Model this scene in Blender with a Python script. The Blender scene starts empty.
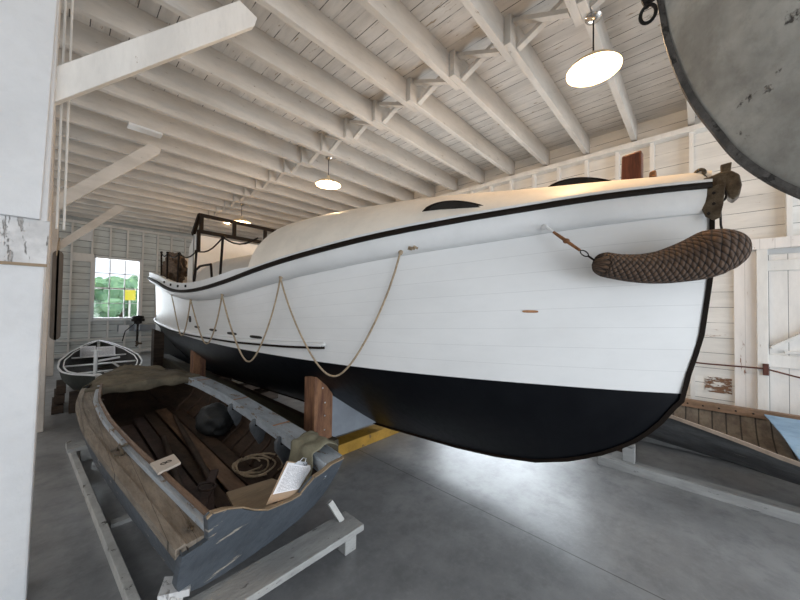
import bpy, bmesh, math, random
from mathutils import Vector, Matrix, noise
random.seed(7)
C = bpy.context.scene.collection
V = Vector
# ---------------------------------------------------------------- camera frame
YAW, PIT, ROL, F, H = math.radians(46.945), math.radians(1.274), math.radians(0.859), 319.86, 1.6
fw = V((math.sin(YAW)*math.cos(PIT), math.cos(YAW)*math.cos(PIT), math.sin(PIT)))
rt = V((math.cos(YAW), -math.sin(YAW), 0)); up = rt.cross(fw)
r2 = rt*math.cos(ROL)+up*math.sin(ROL); u2 = -rt*math.sin(ROL)+up*math.cos(ROL)
CAM = V((0, 0, H))
def ray(x, y): return r2*((x-400)/F)-u2*((y-300)/F)+fw
def atz(x, y, z): d = ray(x, y); return CAM+d*((z-H)/d.z)
def atx(x, y, X): d = ray(x, y); return CAM+d*(X/d.x)
def aty(x, y, Y): d = ray(x, y); return CAM+d*(Y/d.y)

# ---------------------------------------------------------------- helpers
def interp(x, xs, ys):
    if x <= xs[0]: return ys[0]
    for i in range(1, len(xs)):
        if x <= xs[i]:
            t = (x-xs[i-1])/(xs[i]-xs[i-1]); return ys[i-1]+(ys[i]-ys[i-1])*t
    return ys[-1]
def smooth(x, xs, ys, w=0.25):
    s = 0
    for k in range(-3, 4): s += interp(x+k*w/3, xs, ys)
    return s/7
def box(bm, x0, x1, y0, y1, z0, z1):
    return hexa(bm, [(x0,y0,z0),(x1,y0,z0),(x1,y1,z0),(x0,y1,z0),(x0,y0,z1),(x1,y0,z1),(x1,y1,z1),(x0,y1,z1)])
def hexa(bm, p):
    v = [bm.verts.new(q) for q in p]
    for f in ((3,2,1,0),(4,5,6,7),(0,1,5,4),(1,2,6,5),(2,3,7,6),(3,0,4,7)): bm.faces.new([v[i] for i in f])
    return v
def bar(bm, a, b, w, h, upv=(0,0,1), seg=1):
    a, b = V(a), V(b); d = (b-a).normalized(); u = V(upv); s = d.cross(u)
    if s.length < 1e-4: s = d.cross(V((1,0,0)))
    s.normalize(); u = s.cross(d).normalized(); s = s*w/2; u = u*h/2
    return hexa(bm, [a-s-u, a+s-u, b+s-u, b-s-u, a-s+u, a+s+u, b+s+u, b-s+u])
def tube(bm, pts, r, n=8, caps=True, closed=False):
    pts = [V(p) for p in pts]; rings = []; N = len(pts)
    prev = None
    for i, p in enumerate(pts):
        a = pts[(i-1) % N] if (i > 0 or closed) else p; b = pts[(i+1) % N] if (i < N-1 or closed) else p
        d = (b-a).normalized()
        if prev is None:
            s = d.cross(V((0,0,1)))
            if s.length < .1: s = d.cross(V((1,0,0)))
        else: s = prev-d*prev.dot(d)
        s.normalize(); prev = s; u = d.cross(s)
        rr = r[i] if isinstance(r, (list, tuple)) else r
        rings.append([bm.verts.new(p+(s*math.cos(2*math.pi*k/n)+u*math.sin(2*math.pi*k/n))*rr) for k in range(n)])
    for i in range(N if closed else N-1):
        A, B = rings[i], rings[(i+1) % N]
        for k in range(n): bm.faces.new((A[k], A[(k+1)%n], B[(k+1)%n], B[k]))
    if caps and not closed: bm.faces.new(rings[0][::-1]); bm.faces.new(rings[-1])
    return rings
def grid(bm, rows, uv=None, close=False, cap=True):
    vr = [[bm.verts.new(p) for p in r] for r in rows]
    L = bm.loops.layers.uv.verify() if uv else None
    for i in range(len(vr)-1):
        m = len(vr[i])
        for j in range(m if close else m-1):
            q = [(i,j),(i,(j+1)%m),(i+1,(j+1)%m),(i+1,j)]
            vs = [vr[a][b] for a, b in q]
            try: f = bm.faces.new(vs)
            except ValueError: continue
            if uv:
                for l, (a, b) in zip(f.loops, q): l[L].uv = uv(a, b)
    if close and cap and len(vr[0]) < 12:
        bm.faces.new(vr[0][::-1]); bm.faces.new(vr[-1])
    return vr
def lathe(bm, prof, c=(0,0,0), n=32):
    c = V(c); rows = []
    for r, z in prof: rows.append([c+V((max(r,1e-4)*math.cos(2*math.pi*k/n), max(r,1e-4)*math.sin(2*math.pi*k/n), z)) for k in range(n)])
    grid(bm, rows, close=True)
def prism(bm, pts, off):
    a = [bm.verts.new(V(p)) for p in pts]; b = [bm.verts.new(V(p)+V(off)) for p in pts]; n = len(pts)
    bm.faces.new(a); bm.faces.new(b[::-1])
    for i in range(n): bm.faces.new((a[i], b[i], b[(i+1)%n], a[(i+1)%n]))
def ball(bm, c, r, sub=2):
    m = Matrix.Translation(V(c)) @ (Matrix.Diagonal((*r, 1)) if isinstance(r, tuple) else Matrix.Scale(r, 4))
    bmesh.ops.create_icosphere(bm, subdivisions=sub, radius=1, matrix=m)
def new(): return bmesh.new()
def obj(name, bm, mat, parent=None, bevel=0, smoothf=False, solid=0, offset=-1, merge=False):
    if merge: bmesh.ops.remove_doubles(bm, verts=bm.verts, dist=1e-4)
    if not solid: bmesh.ops.recalc_face_normals(bm, faces=bm.faces)
    me = bpy.data.meshes.new(name)
    if smoothf:
        for f in bm.faces: f.smooth = True
    bm.to_mesh(me); bm.free()
    if smoothf:
        try: me.set_sharp_from_angle(angle=math.radians(40))
        except Exception: pass
    o = bpy.data.objects.new(name, me); C.objects.link(o)
    me.materials.append(mat)
    if parent is not None:
        o.parent = parent
        if parent.get('off'): o.location = -parent.location
    if solid:
        m = o.modifiers.new('s', 'SOLIDIFY'); m.thickness = solid; m.offset = offset; m.use_even_offset = False
    if bevel:
        m = o.modifiers.new('b', 'BEVEL'); m.width = bevel; m.segments = 2; m.limit_method = 'ANGLE'
    return o
def tag(o, label, cat, group=None, kind=None):
    o['label'] = label; o['category'] = cat
    if group: o['group'] = group
    if kind: o['kind'] = kind
    return o
def thing(name, loc, label, cat, group=None, world=True):
    o = bpy.data.objects.new(name, None); C.objects.link(o); o.location = loc; o.empty_display_size = .1
    if world: o['off'] = True       # parts are built in room coordinates
    return tag(o, label, cat, group)
def struct(name, bm, m, parent=None, **k):
    o = obj(name, bm, m, parent, **k)
    if parent is None: o['kind'] = 'structure'
    return o
def copy_tree(o, parent=None):
    c = o.copy(); C.objects.link(c)
    if parent: c.parent = parent
    for ch in [x for x in o.children]: copy_tree(ch, c)
    return c

# ---------------------------------------------------------------- materials
def nodes(name):
    m = bpy.data.materials.new(name); m.use_nodes = True; nt = m.node_tree
    b = nt.nodes['Principled BSDF']; return m, nt, b
def N(nt, t, **k):
    n = nt.nodes.new(t)
    for a, v in k.items():
        if a in n.inputs.keys() if isinstance(a, str) and a in [i.name for i in n.inputs] else False: n.inputs[a].default_value = v
        else: setattr(n, a, v)
    return n
def rgb(c): return (c[0], c[1], c[2], 1)
def math_n(nt, op, a, b=None, clamp=False):
    n = nt.nodes.new('ShaderNodeMath'); n.operation = op; n.use_clamp = clamp
    for i, x in enumerate((a, b)):
        if x is None: continue
        if isinstance(x, (int, float)): n.inputs[i].default_value = x
        else: nt.links.new(x, n.inputs[i])
    return n.outputs[0]
def mix(nt, fac, a, b):
    n = nt.nodes.new('ShaderNodeMix'); n.data_type = 'RGBA'
    for s, x in ((n.inputs[0], fac), (n.inputs[6], a), (n.inputs[7], b)):
        if isinstance(x, (int, float)): s.default_value = x
        elif isinstance(x, tuple): s.default_value = rgb(x)
        else: nt.links.new(x, s)
    return n.outputs[2]
def noise_n(nt, vec, scale, detail=4, rough=.55, sc=(1,1,1)):
    mp = nt.nodes.new('ShaderNodeMapping'); mp.inputs['Scale'].default_value = sc; nt.links.new(vec, mp.inputs[0])
    n = nt.nodes.new('ShaderNodeTexNoise'); n.inputs['Scale'].default_value = scale
    n.inputs['Detail'].default_value = detail; n.inputs['Roughness'].default_value = rough
    nt.links.new(mp.outputs[0], n.inputs['Vector']); return n.outputs['Fac']
def ramp(nt, x, a, b):
    n = nt.nodes.new('ShaderNodeMapRange'); nt.links.new(x, n.inputs[0])
    n.inputs[1].default_value = a; n.inputs[2].default_value = b; n.interpolation_type = 'SMOOTHSTEP'; return n.outputs[0]
def surf(name, col, rough=.6, var=.12, vscale=3, col2=None, wear=0, wcol=(.2,.12,.07), wscale=6, lines=(), bump=.2, bscale=40, stretch=(1,1,1), metal=0, spec=.4, uv=False, wear_sc=None):
    """lines: list of (axis, spacing, width, darkness[, phase[, broken]])"""
    m, nt, b = nodes(name); L = nt.links
    tc = nt.nodes.new('ShaderNodeTexCoord'); vec = tc.outputs['UV' if uv else 'Object']
    c2 = col2 or tuple(x*(1-var*2.2) for x in col)
    f = noise_n(nt, vec, vscale, 6, .6, stretch)
    c = mix(nt, ramp(nt, f, .35, .68), col, c2)
    f2 = noise_n(nt, vec, vscale*6, 5, .65, stretch)
    c = mix(nt, math_n(nt, 'MULTIPLY', ramp(nt, f2, .45, .75), min(1, var*2.5)), c, tuple(x*.72 for x in c2))
    hgt = noise_n(nt, vec, bscale, 4, .6, stretch)
    if wear:
        w = noise_n(nt, vec, wscale, 7, .7, wear_sc or stretch)
        wm = ramp(nt, w, 1-wear-.02, 1-wear+.02)
        c = mix(nt, wm, c, mix(nt, f2, wcol, tuple(x*.5 for x in wcol)))
        hgt = math_n(nt, 'SUBTRACT', hgt, math_n(nt, 'MULTIPLY', wm, .6))
    if lines:
        sp = nt.nodes.new('ShaderNodeSeparateXYZ'); L.new(vec, sp.inputs[0])
        for ln in lines:
            ax, spc, wd, dk = ln[:4]; ph = ln[4] if len(ln) > 4 else 0; brk = ln[5] if len(ln) > 5 else 0
            q = math_n(nt, 'FRACT', math_n(nt, 'ADD', math_n(nt, 'DIVIDE', sp.outputs[ax], spc), ph))
            lm = math_n(nt, 'LESS_THAN', q, wd/spc)
            if brk:
                bn = noise_n(nt, vec, 2.2, 3, .6, tuple(9 if i == ax else 1.0 for i in range(3)))
                lm = math_n(nt, 'MULTIPLY', lm, math_n(nt, 'ADD', math_n(nt, 'MULTIPLY', ramp(nt, bn, brk, brk+.08), .8), .2))
            lmd = math_n(nt, 'MULTIPLY', lm, dk)
            c = mix(nt, lmd, c, tuple(x*.12 for x in col))
            hgt = math_n(nt, 'SUBTRACT', hgt, math_n(nt, 'MULTIPLY', lmd, 1.5))
    L.new(c, b.inputs['Base Color'])
    b.inputs['Metallic'].default_value = metal; b.inputs['Specular IOR Level'].default_value = spec
    rr = nt.nodes.new('ShaderNodeMapRange'); L.new(f2, rr.inputs[0]); rr.inputs[3].default_value = max(.03, rough-.12); rr.inputs[4].default_value = min(1, rough+.12)
    L.new(rr.outputs[0], b.inputs['Roughness'])
    if bump:
        bp = nt.nodes.new('ShaderNodeBump'); bp.inputs['Strength'].default_value = bump; bp.inputs['Distance'].default_value = .01
        L.new(hgt, bp.inputs['Height']); L.new(bp.outputs[0], b.inputs['Normal'])
    return m
def emis(name, col, s):
    m, nt, b = nodes(name); b.inputs['Base Color'].default_value = rgb(col)
    b.inputs['Emission Color'].default_value = rgb(col); b.inputs['Emission Strength'].default_value = s; return m

M = {}
M['ceil'] = surf('white_ceiling_boards', (.68,.64,.59), .7, .10, 2, wear=.36, wcol=(.45,.36,.26), wscale=9, lines=((0,.14,.008,1,0,.43),), stretch=(3,.6,1))
M['joist'] = surf('white_joist', (.65,.61,.555), .65, .08, 2, wear=.325, wcol=(.4,.33,.25), wscale=12, stretch=(.6,2,2), bump=.25)
M['dinghy'] = surf('dark_green_black_hull', (.035,.04,.033), .6, .2, 5)
M['wallx'] = surf('white_wall_boards_right', (.80,.77,.72), .65, .07, 2, wear=.33, wcol=(.42,.24,.14), wscale=5, lines=((2,.19,.007,.8,.3,.40),), stretch=(1,.5,3))
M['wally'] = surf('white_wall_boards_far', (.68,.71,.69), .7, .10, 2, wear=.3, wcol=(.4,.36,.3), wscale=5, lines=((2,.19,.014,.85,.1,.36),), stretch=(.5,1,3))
M['stud'] = surf('white_stud', (.80,.78,.74), .65, .06, 3, wear=.30, wcol=(.45,.34,.25), wscale=10, stretch=(2,2,.5))
M['trimw'] = surf('white_trim_boards', (.83,.79,.75), .6, .05, 3, wear=.34, wcol=(.36,.18,.1), wscale=6, lines=((1,.115,.003,.5,.5),), stretch=(2,2,.4))
M['doorw'] = surf('white_plank_door', (.80,.77,.73), .55, .05, 3, wear=.26, wcol=(.4,.25,.15), wscale=8, lines=((1,.145,.005,.85,.1),), stretch=(2,2,.5))
M['post'] = surf('white_post', (.69,.695,.70), .6, .04, 3, wear=.27, wcol=(.55,.5,.45), wscale=14, bump=.6, bscale=18)
M['postpeel'] = surf('peeling_post', (.72,.71,.70), .6, .12, 5, wear=.42, wcol=(.5,.47,.44), wscale=5, bump=1, bscale=10, wear_sc=(4,4,.8))
M['postfar'] = surf('tan_white_post', (.62,.55,.48), .65, .08, 3, wear=.3, wcol=(.35,.27,.2), wscale=8)
M['hullw'] = surf('white_hull_paint', (.735,.735,.725), .38, .03, 1.2, uv=True, lines=((1,.125,.0035,.16),), stretch=(4,2,1), bump=.10, bscale=6, spec=.45)
M['hullb'] = surf('black_hull_paint', (.0025,.003,.005), .42, .2, 2, col2=(.005,.006,.008), uv=True, lines=((1,.11,.002,.0),), stretch=(8,1,1), bump=.2, bscale=3, spec=.18)
M['dark'] = surf('dark_brown_rubber', (.014,.009,.006), .6, .15, 6, spec=.12)
M['cabgrey'] = surf('pale_grey_cabin_paint', (.60,.58,.54), .5, .05, 3, bump=.1)
M['cream'] = surf('buff_deck_paint', (.84,.77,.67), .5, .05, 3, bump=.1)
M['offw'] = surf('off_white_paint', (.80,.78,.74), .5, .04, 3, bump=.1)
M['wwhite'] = surf('plain_white_paint', (.74,.745,.74), .45, .03, 3, bump=.1)
M['mahog'] = surf('mahogany', (.20,.065,.03), .4, .2, 4, col2=(.10,.03,.015), stretch=(8,8,1), lines=((1,.07,.003,.6),))
M['copper'] = surf('copper_brown', (.42,.19,.07), .4, .2, 8)
M['bronze'] = surf('weathered_bronze', (.14,.115,.08), .5, .25, 14, col2=(.07,.05,.035), metal=.5, bump=.5)
M['iron'] = surf('black_iron', (.025,.02,.018), .55, .3, 10, metal=.4)
M['rope'] = surf('tan_rope', (.48,.37,.25), .8, .15, 30, bump=1, bscale=150)
M['leather'] = surf('orange_lashing', (.30,.12,.04), .5, .25, 20, bump=.6)
M['darkwood'] = surf('dark_brown_timber', (.07,.045,.03), .7, .25, 3, stretch=(1,1,6), wear=.3, wcol=(.12,.08,.05))
M['timber'] = surf('brown_timber', (.30,.15,.075), .6, .22, 4, col2=(.12,.05,.03), stretch=(4,4,.7))
M['olive'] = surf('olive_brown_timber', (.10,.085,.055), .7, .2, 3, stretch=(3,.5,3))
M['yellow'] = surf('yellow_painted_timber', (.48,.27,.04), .6, .14, 5, wear=.36, wcol=(.2,.12,.05))
M['ply'] = surf('grey_blue_plywood', (.30,.33,.37), .6, .08, 4, wear=.32, wcol=(.12,.13,.15), wscale=14)
M['slate'] = surf('slate_grey_boat_paint', (.085,.10,.118), .5, .14, 4, wear=.37, wcol=(.5,.45,.38), wscale=3.2, wear_sc=(1,1,5), bump=.4, bscale=20)
M['slate2'] = surf('pale_slate_paint', (.19,.22,.25), .6, .18, 3, wear=.42, wcol=(.4,.34,.27), wscale=5, wear_sc=(1,.6,4), bump=.5, bscale=18)
M['deckwood'] = surf('bare_weathered_side_deck', (.27,.23,.185), .75, .2, 5, col2=(.16,.13,.10), stretch=(3,.5,3), wear=.30, wcol=(.5,.45,.38), lines=((0,.09,.002,.8,.2),), bump=.6)
M['palewood'] = surf('pale_grey_gunwale_paint', (.42,.46,.50), .6, .12, 6, wear=.40, wcol=(.3,.22,.15), wscale=8, stretch=(2,.6,2), bump=.5)
M['redwood'] = surf('worn_cedar', (.22,.135,.085), .6, .2, 6, col2=(.11,.065,.04), stretch=(2,.4,4))
M['inner'] = surf('brown_hull_inside', (.07,.040,.024), .75, .22, 5, col2=(.035,.022,.014), stretch=(1,.4,2), bump=.5)
M['rib'] = surf('brown_rib', (.075,.042,.026), .75, .2, 6)
M['knee'] = surf('grey_knee', (.13,.14,.15), .65, .15, 8)
M['tan'] = surf('tan_seat_plank', (.32,.235,.15), .65, .14, 5, stretch=(.6,3,3))
M['darkred'] = surf('dark_red_brown_boards', (.06,.036,.03), .65, .2, 6)
M['canvas'] = surf('brown_canvas', (.17,.14,.095), .85, .14, 5, col2=(.10,.085,.06), bump=.5, bscale=60)
M['green'] = surf('olive_cloth', (.24,.22,.15), .85, .12, 8, bump=.5, bscale=120)
M['bag'] = surf('black_bag', (.010,.011,.011), .6, .2, 8)
M['paper'] = surf('printed_paper', (.82,.82,.84), .6, .01, 4, bump=0)
M['clipb'] = surf('clipboard_brown', (.42,.30,.20), .6, .06, 5)
M['steel'] = surf('steel_clip', (.55,.56,.58), .3, .05, 10, metal=1)
M['trest'] = surf('pale_grey_trestle_paint', (.40,.40,.385), .65, .12, 5, wear=.36, wcol=(.17,.16,.15), wscale=9, stretch=(.6,2,2), bump=.5)
M['trest2'] = surf('white_chipped_trestle_paint', (.58,.57,.54), .65, .1, 5, wear=.40, wcol=(.14,.12,.1), wscale=9, bump=.6)
M['rackw'] = surf('grey_white_rack_timber', (.42,.42,.41), .65, .12, 5, wear=.38, wcol=(.2,.2,.2), wscale=12, stretch=(2,.4,2))
M['canoe'] = surf('dark_grey_hull_planks', (.13,.135,.14), .6, .2, 3, col2=(.06,.06,.062), wear=.36, wcol=(.26,.25,.23), wscale=6, stretch=(1,.4,3), bump=.5)
M['canoein'] = surf('weathered_inner_planks', (.20,.165,.125), .75, .2, 4, col2=(.11,.085,.065), stretch=(2,2,.5), bump=.5)
M['canoerail'] = surf('brown_rail', (.30,.19,.12), .7, .2, 5, stretch=(2,.5,2))
M['guntan'] = surf('bare_gunwale_strip', (.50,.40,.32), .6, .1, 10)
M['blue'] = surf('pale_blue_cover', (.26,.40,.55), .7, .1, 4, col2=(.18,.29,.42), bump=.3)
M['hang'] = surf('grey_hull_mottled_paint', (.52,.51,.465), .55, .16, 3.2, col2=(.30,.29,.26), wear=.345, wcol=(.11,.10,.09), wscale=3.5, bump=.7, bscale=14)
M['hangkeel'] = surf('dark_scuffed_keel_band', (.12,.11,.10), .65, .25, 9, wear=.4, wcol=(.05,.045,.04), wscale=14, bump=.8)
M['red'] = surf('dark_red_rope', (.10,.035,.025), .7, .1, 20)
M['fend'] = surf('brown_coir', (.105,.065,.04), .85, .25, 25, col2=(.06,.035,.022), bump=.8, bscale=160)
M['net'] = surf('brown_netting', (.22,.15,.10), .9, .3, 25, col2=(.08,.055,.04), bump=1, bscale=60)
M['tin'] = surf('pale_tin', (.7,.7,.7), .35, .05, 10, metal=.6)
M['chrome'] = surf('chrome_canopy', (.6,.58,.55), .2, .05, 10, metal=1)
M['shade'] = surf('cream_enamel_shade', (.75,.62,.42), .4, .05, 5, bump=0)
M['sideboard'] = surf('brown_leeboard', (.15,.12,.095), .6, .12, 5, stretch=(4,4,.5))
M['grass'] = surf('grass', (.62,.64,.56), .9, .2, 2)
M['leaf'] = surf('leaf_green', (.22,.40,.20), .8, .25, 3, col2=(.12,.27,.16))
M['bark'] = surf('bark', (.12,.08,.05), .9)
M['whitegun'] = surf('white_gunwale', (.75,.75,.74), .5, .03, 5)
M['blackhull'] = surf('dark_inside', (.035,.033,.03), .7, .2, 5)
M['bulb'] = emis('lamp_bulb', (1,.72,.42), 22)
# floor: polished, mottled concrete with saw-cut joints
def floor_mat():
    m, nt, b = nodes('polished_concrete'); L = nt.links
    tc = nt.nodes.new('ShaderNodeTexCoord'); vec = tc.outputs['Object']
    a = noise_n(nt, vec, .9, 8, .62); d = noise_n(nt, vec, 5, 8, .7); e = noise_n(nt, vec, 22, 5, .7)
    c = mix(nt, ramp(nt, a, .36, .66), (.20,.203,.207), (.34,.343,.345))
    c = mix(nt, math_n(nt, 'MULTIPLY', ramp(nt, d, .42, .7), .6), c, (.14,.143,.145))
    c = mix(nt, math_n(nt, 'MULTIPLY', ramp(nt, e, .45, .75), .3), c, (.33,.33,.335))
    sp = nt.nodes.new('ShaderNodeSeparateXYZ'); L.new(vec, sp.inputs[0])
    lx = math_n(nt, 'LESS_THAN', math_n(nt, 'ABSOLUTE', math_n(nt, 'SUBTRACT', sp.outputs[0], 2.34)), .004)
    c = mix(nt, math_n(nt, 'MULTIPLY', lx, .8), c, (.04,.04,.04))
    L.new(c, b.inputs['Base Color'])
    r = nt.nodes.new('ShaderNodeMapRange'); L.new(d, r.inputs[0]); r.inputs[3].default_value = .2; r.inputs[4].default_value = .45
    L.new(r.outputs[0], b.inputs['Roughness']); b.inputs['Specular IOR Level'].default_value = .55
    bp = nt.nodes.new('ShaderNodeBump'); bp.inputs['Strength'].default_value = .12; bp.inputs['Distance'].default_value = .01
    L.new(e, bp.inputs['Height']); L.new(bp.outputs[0], b.inputs['Normal']); return m
M['floor'] = floor_mat()
def braid_mat():
    m, nt, b = nodes('braided_coir'); L = nt.links
    tc = nt.nodes.new('ShaderNodeTexCoord'); sp = nt.nodes.new('ShaderNodeSeparateXYZ'); L.new(tc.outputs['UV'], sp.inputs[0])
    # herring-bone weave: two diagonal families of strands passing over each other
    p = math_n(nt, 'ADD', math_n(nt, 'MULTIPLY', sp.outputs[0], 30), math_n(nt, 'MULTIPLY', sp.outputs[1], 12))
    q = math_n(nt, 'SUBTRACT', math_n(nt, 'MULTIPLY', sp.outputs[0], 30), math_n(nt, 'MULTIPLY', sp.outputs[1], 12))
    fp = math_n(nt, 'FRACT', p); fq = math_n(nt, 'FRACT', q)
    par = math_n(nt, 'MODULO', math_n(nt, 'ADD', math_n(nt, 'ADD', math_n(nt, 'FLOOR', p), math_n(nt, 'FLOOR', q)), 1000), 2)
    def hump(x): return math_n(nt, 'SINE', math_n(nt, 'MULTIPLY', x, math.pi))
    # along the over-strand it bows gently; across it falls off steeply at its edges
    hA = math_n(nt, 'MULTIPLY', math_n(nt, 'POWER', hump(fp), .35), math_n(nt, 'ADD', math_n(nt, 'MULTIPLY', hump(fq), .6), .4))
    hB = math_n(nt, 'MULTIPLY', math_n(nt, 'POWER', hump(fq), .35), math_n(nt, 'ADD', math_n(nt, 'MULTIPLY', hump(fp), .6), .4))
    mx = nt.nodes.new('ShaderNodeMix'); L.new(par, mx.inputs[0]); L.new(hA, mx.inputs[2]); L.new(hB, mx.inputs[3]); hgt = mx.outputs[0]
    n2 = noise_n(nt, tc.outputs['Object'], 90, 4, .7)
    c = mix(nt, ramp(nt, hgt, .25, .7), (.010,.006,.004), mix(nt, n2, (.15,.088,.052), (.07,.04,.024)))
    c = mix(nt, math_n(nt, 'MULTIPLY', par, .35), c, (.05,.03,.02))
    L.new(c, b.inputs['Base Color']); b.inputs['Roughness'].default_value = .85
    bp = nt.nodes.new('ShaderNodeBump'); bp.inputs['Strength'].default_value = 1; bp.inputs['Distance'].default_value = .02
    L.new(math_n(nt, 'ADD', hgt, math_n(nt, 'MULTIPLY', n2, .2)), bp.inputs['Height']); L.new(bp.outputs[0], b.inputs['Normal']); return m
M['braid'] = braid_mat()
def paper_mat(name='written_paper', n=22, col=(.84,.84,.86)):
    m, nt, b = nodes(name); L = nt.links
    tc = nt.nodes.new('ShaderNodeTexCoord'); sp = nt.nodes.new('ShaderNodeSeparateXYZ'); L.new(tc.outputs['UV'], sp.inputs[0])
    u, v = sp.outputs[0], sp.outputs[1]
    ln = math_n(nt, 'LESS_THAN', math_n(nt, 'FRACT', math_n(nt, 'MULTIPLY', v, n)), .42)
    brk = noise_n(nt, tc.outputs['UV'], 30, 2, .5, (1, .75, 1))
    ln = math_n(nt, 'MULTIPLY', ln, math_n(nt, 'GREATER_THAN', brk, .42))
    for a, op, t in ((u, 'GREATER_THAN', .1), (u, 'LESS_THAN', .9), (v, 'GREATER_THAN', .05), (v, 'LESS_THAN', .9)):
        ln = math_n(nt, 'MULTIPLY', ln, math_n(nt, op, a, t))
    L.new(mix(nt, math_n(nt, 'MULTIPLY', ln, .65), col, (.12,.12,.14)), b.inputs['Base Color']); b.inputs['Roughness'].default_value = .6
    return m
M['text'] = paper_mat()
def glass_mat():
    m, nt, b = nodes('window_glass'); nt.nodes.remove(b)
    t = nt.nodes.new('ShaderNodeBsdfTransparent'); g = nt.nodes.new('ShaderNodeBsdfGlossy'); g.inputs['Roughness'].default_value = .05
    x = nt.nodes.new('ShaderNodeMixShader'); x.inputs[0].default_value = .06
    nt.links.new(t.outputs[0], x.inputs[1]); nt.links.new(g.outputs[0], x.inputs[2]); nt.links.new(x.outputs[0], nt.nodes['Material Output'].inputs[0]); return m
M['glass'] = glass_mat()
#PART2
# ================================================================ THE ROOM
XR, YF, ZJ, ZC = 5.6, 13.19, 4.0, 4.27
bm = new(); box(bm, -3.3, XR+.1, -6, YF+.15, -.1, 0); struct('floor', bm, M['floor'])
bm = new(); box(bm, -3.3, XR+.1, -2.6, YF+.15, ZC, ZC+.04); ceil = struct('ceiling', bm, M['ceil'])
k = 0; y = .66-.6*5
while y < YF-.1:
    bm = new(); box(bm, 2.72, XR-.0, y-.032, y+.032, ZJ, ZC); struct('joist', bm, M['joist'], ceil, bevel=.004)
    bm = new(); box(bm, -3.2, 2.95, y+.032, y+.096, ZJ, ZC); struct('joist', bm, M['joist'], ceil, bevel=.004)
    if -1 < y < 12:
        bm = new()                        # crossed bridging pieces between the joists
        a, b = y+.10, y+.568
        bar(bm, (2.80, a, ZJ+.03), (2.80, b, ZC-.03), .06, .038); bar(bm, (2.87, a, ZC-.03), (2.87, b, ZJ+.03), .06, .038)
        struct('bridging', bm, M['joist'], ceil)
    y += .6
# right wall
bm = new()
box(bm, XR, XR+.05, -.40, 1.3, 0, ZC); box(bm, XR, XR+.05, 1.3, 4.1, 2.1, ZC); box(bm, XR, XR+.05, 4.1, YF, 0, ZC); box(bm, XR, XR+.05, -1.75, -.40, 2.36, ZC); box(bm, XR, XR+.05, -3, -1.75, 0, ZC)  # low gap is an added opening, unseen behind the lifeboat
wr = struct('wall_right', bm, M['wallx'])
y = -.74
for k in range(36):
    bm = new(); z0 = 2.45 if y < -.45 else 2.1 if 1.3 < y < 4.1 else 0
    if abs(y+.4) < .25: y += .4; continue
    box(bm, XR-.10, XR, y-.022, y+.022, z0, ZJ-.02); struct('stud', bm, M['stud'], wr); y += .4
bm = new(); box(bm, XR-.15, XR, -3, YF, ZJ-.1, ZJ-.03); struct('trim_1', bm, M['stud'], bevel=.004)
bm = new(); box(bm, XR-.10, XR, -1.9, -.30, 2.33, 2.45); struct('trim_2', bm, M['trimw'], bevel=.004)       # header over the door
bm = new(); box(bm, XR-.04, XR+.05, -.545, -.31, 0, 2.33); struct('trim_3', bm, M['trimw'], bevel=.003)      # boards beside the door
bm = new(); box(bm, XR-.09, XR-.04, -.575, -.49, 0, 2.33); struct('trim_4', bm, M['stud'], bevel=.003)
M['peel'] = surf('peeled_wall_paint', (.78,.75,.70), .7, .05, 3, wear=.52, wcol=(.26,.14,.08), wscale=7, bump=1, bscale=20, wear_sc=(1,1.2,4))
bm = new(); box(bm, XR-.006, XR+.01, -.29, -.05, .60, .79); struct('peeled_patch', bm, M['peel'], wr)
# door
bm = new(); box(bm, XR+.01, XR+.05, -1.75, -.56, 0, 2.27); d1 = struct('door_1', bm, M['doorw'])
bm = new(); box(bm, XR-.02, XR+.01, -1.74, -.57, 2.08, 2.2); struct('top_ledge', bm, M['stud'], d1, bevel=.004)
bm = new(); box(bm, XR-.02, XR+.01, -1.74, -.57, .98, 1.12); struct('middle_ledge', bm, M['stud'], d1, bevel=.004)
bm = new(); bar(bm, (XR-.005, -.60, 1.2), (XR-.005, -1.7, 2.02), .03, .13, (1,0,0)); struct('diagonal_brace', bm, M['stud'], d1)
bm = new(); box(bm, XR-.035, XR-.005, -1.2, -.70, 1.145, 1.175); struct('strap_hinge', bm, M['stud'], d1, bevel=.004)
bm = new(); box(bm, XR+.05, XR+.07, -1.75, -.4, 2.27, 2.36); struct('trim_5', bm, M['wwhite'])
# far wall with its window opening
WX0, WX1, WZ0, WZ1 = .72, 1.78, 1.13, 2.95
bm = new()
box(bm, -3.2, WX0, YF, YF+.05, 0, ZC); box(bm, WX1, XR, YF, YF+.05, 0, ZC); box(bm, WX0, WX1, YF, YF+.05, 0, WZ0); box(bm, WX0, WX1, YF, YF+.05, WZ1, ZC)
wf = struct('wall_far', bm, M['wally'])
for x in (-2.6,-2.2,-1.8,-1.4,-1,-.6,-.2,.24,.66,1.06,1.46,1.84,2.22,2.6,3.0,3.4,3.8,4.2,4.6,5.0,5.4):
    bm = new()
    if WX0 < x < WX1:
        box(bm, x-.022, x+.022, YF-.09, YF, WZ1+.06, ZJ-.12); box(bm, x-.022, x+.022, YF-.09, YF, 0, WZ0-.06)
    else: box(bm, x-.022, x+.022, YF-.09, YF, 0, ZJ-.12)
    struct('stud', bm, M['stud'], wf)
bm = new(); box(bm, -3.2, XR-.15, YF-.12, YF, ZJ-.12, ZJ-.04); struct('trim_6', bm, M['stud'])
bm = new(); box(bm, -3.2, XR-.15, YF-.14, YF-.0, .05, .13); box(bm, -3.2, 5.4, YF-.12, YF, .48, .53); struct('trim_7', bm, M['stud'])
bm = new(); box(bm, .26, .70, YF-.125, YF-.09, 2.79, 3.03); struct('trim_8', bm, M['stud'])
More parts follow.
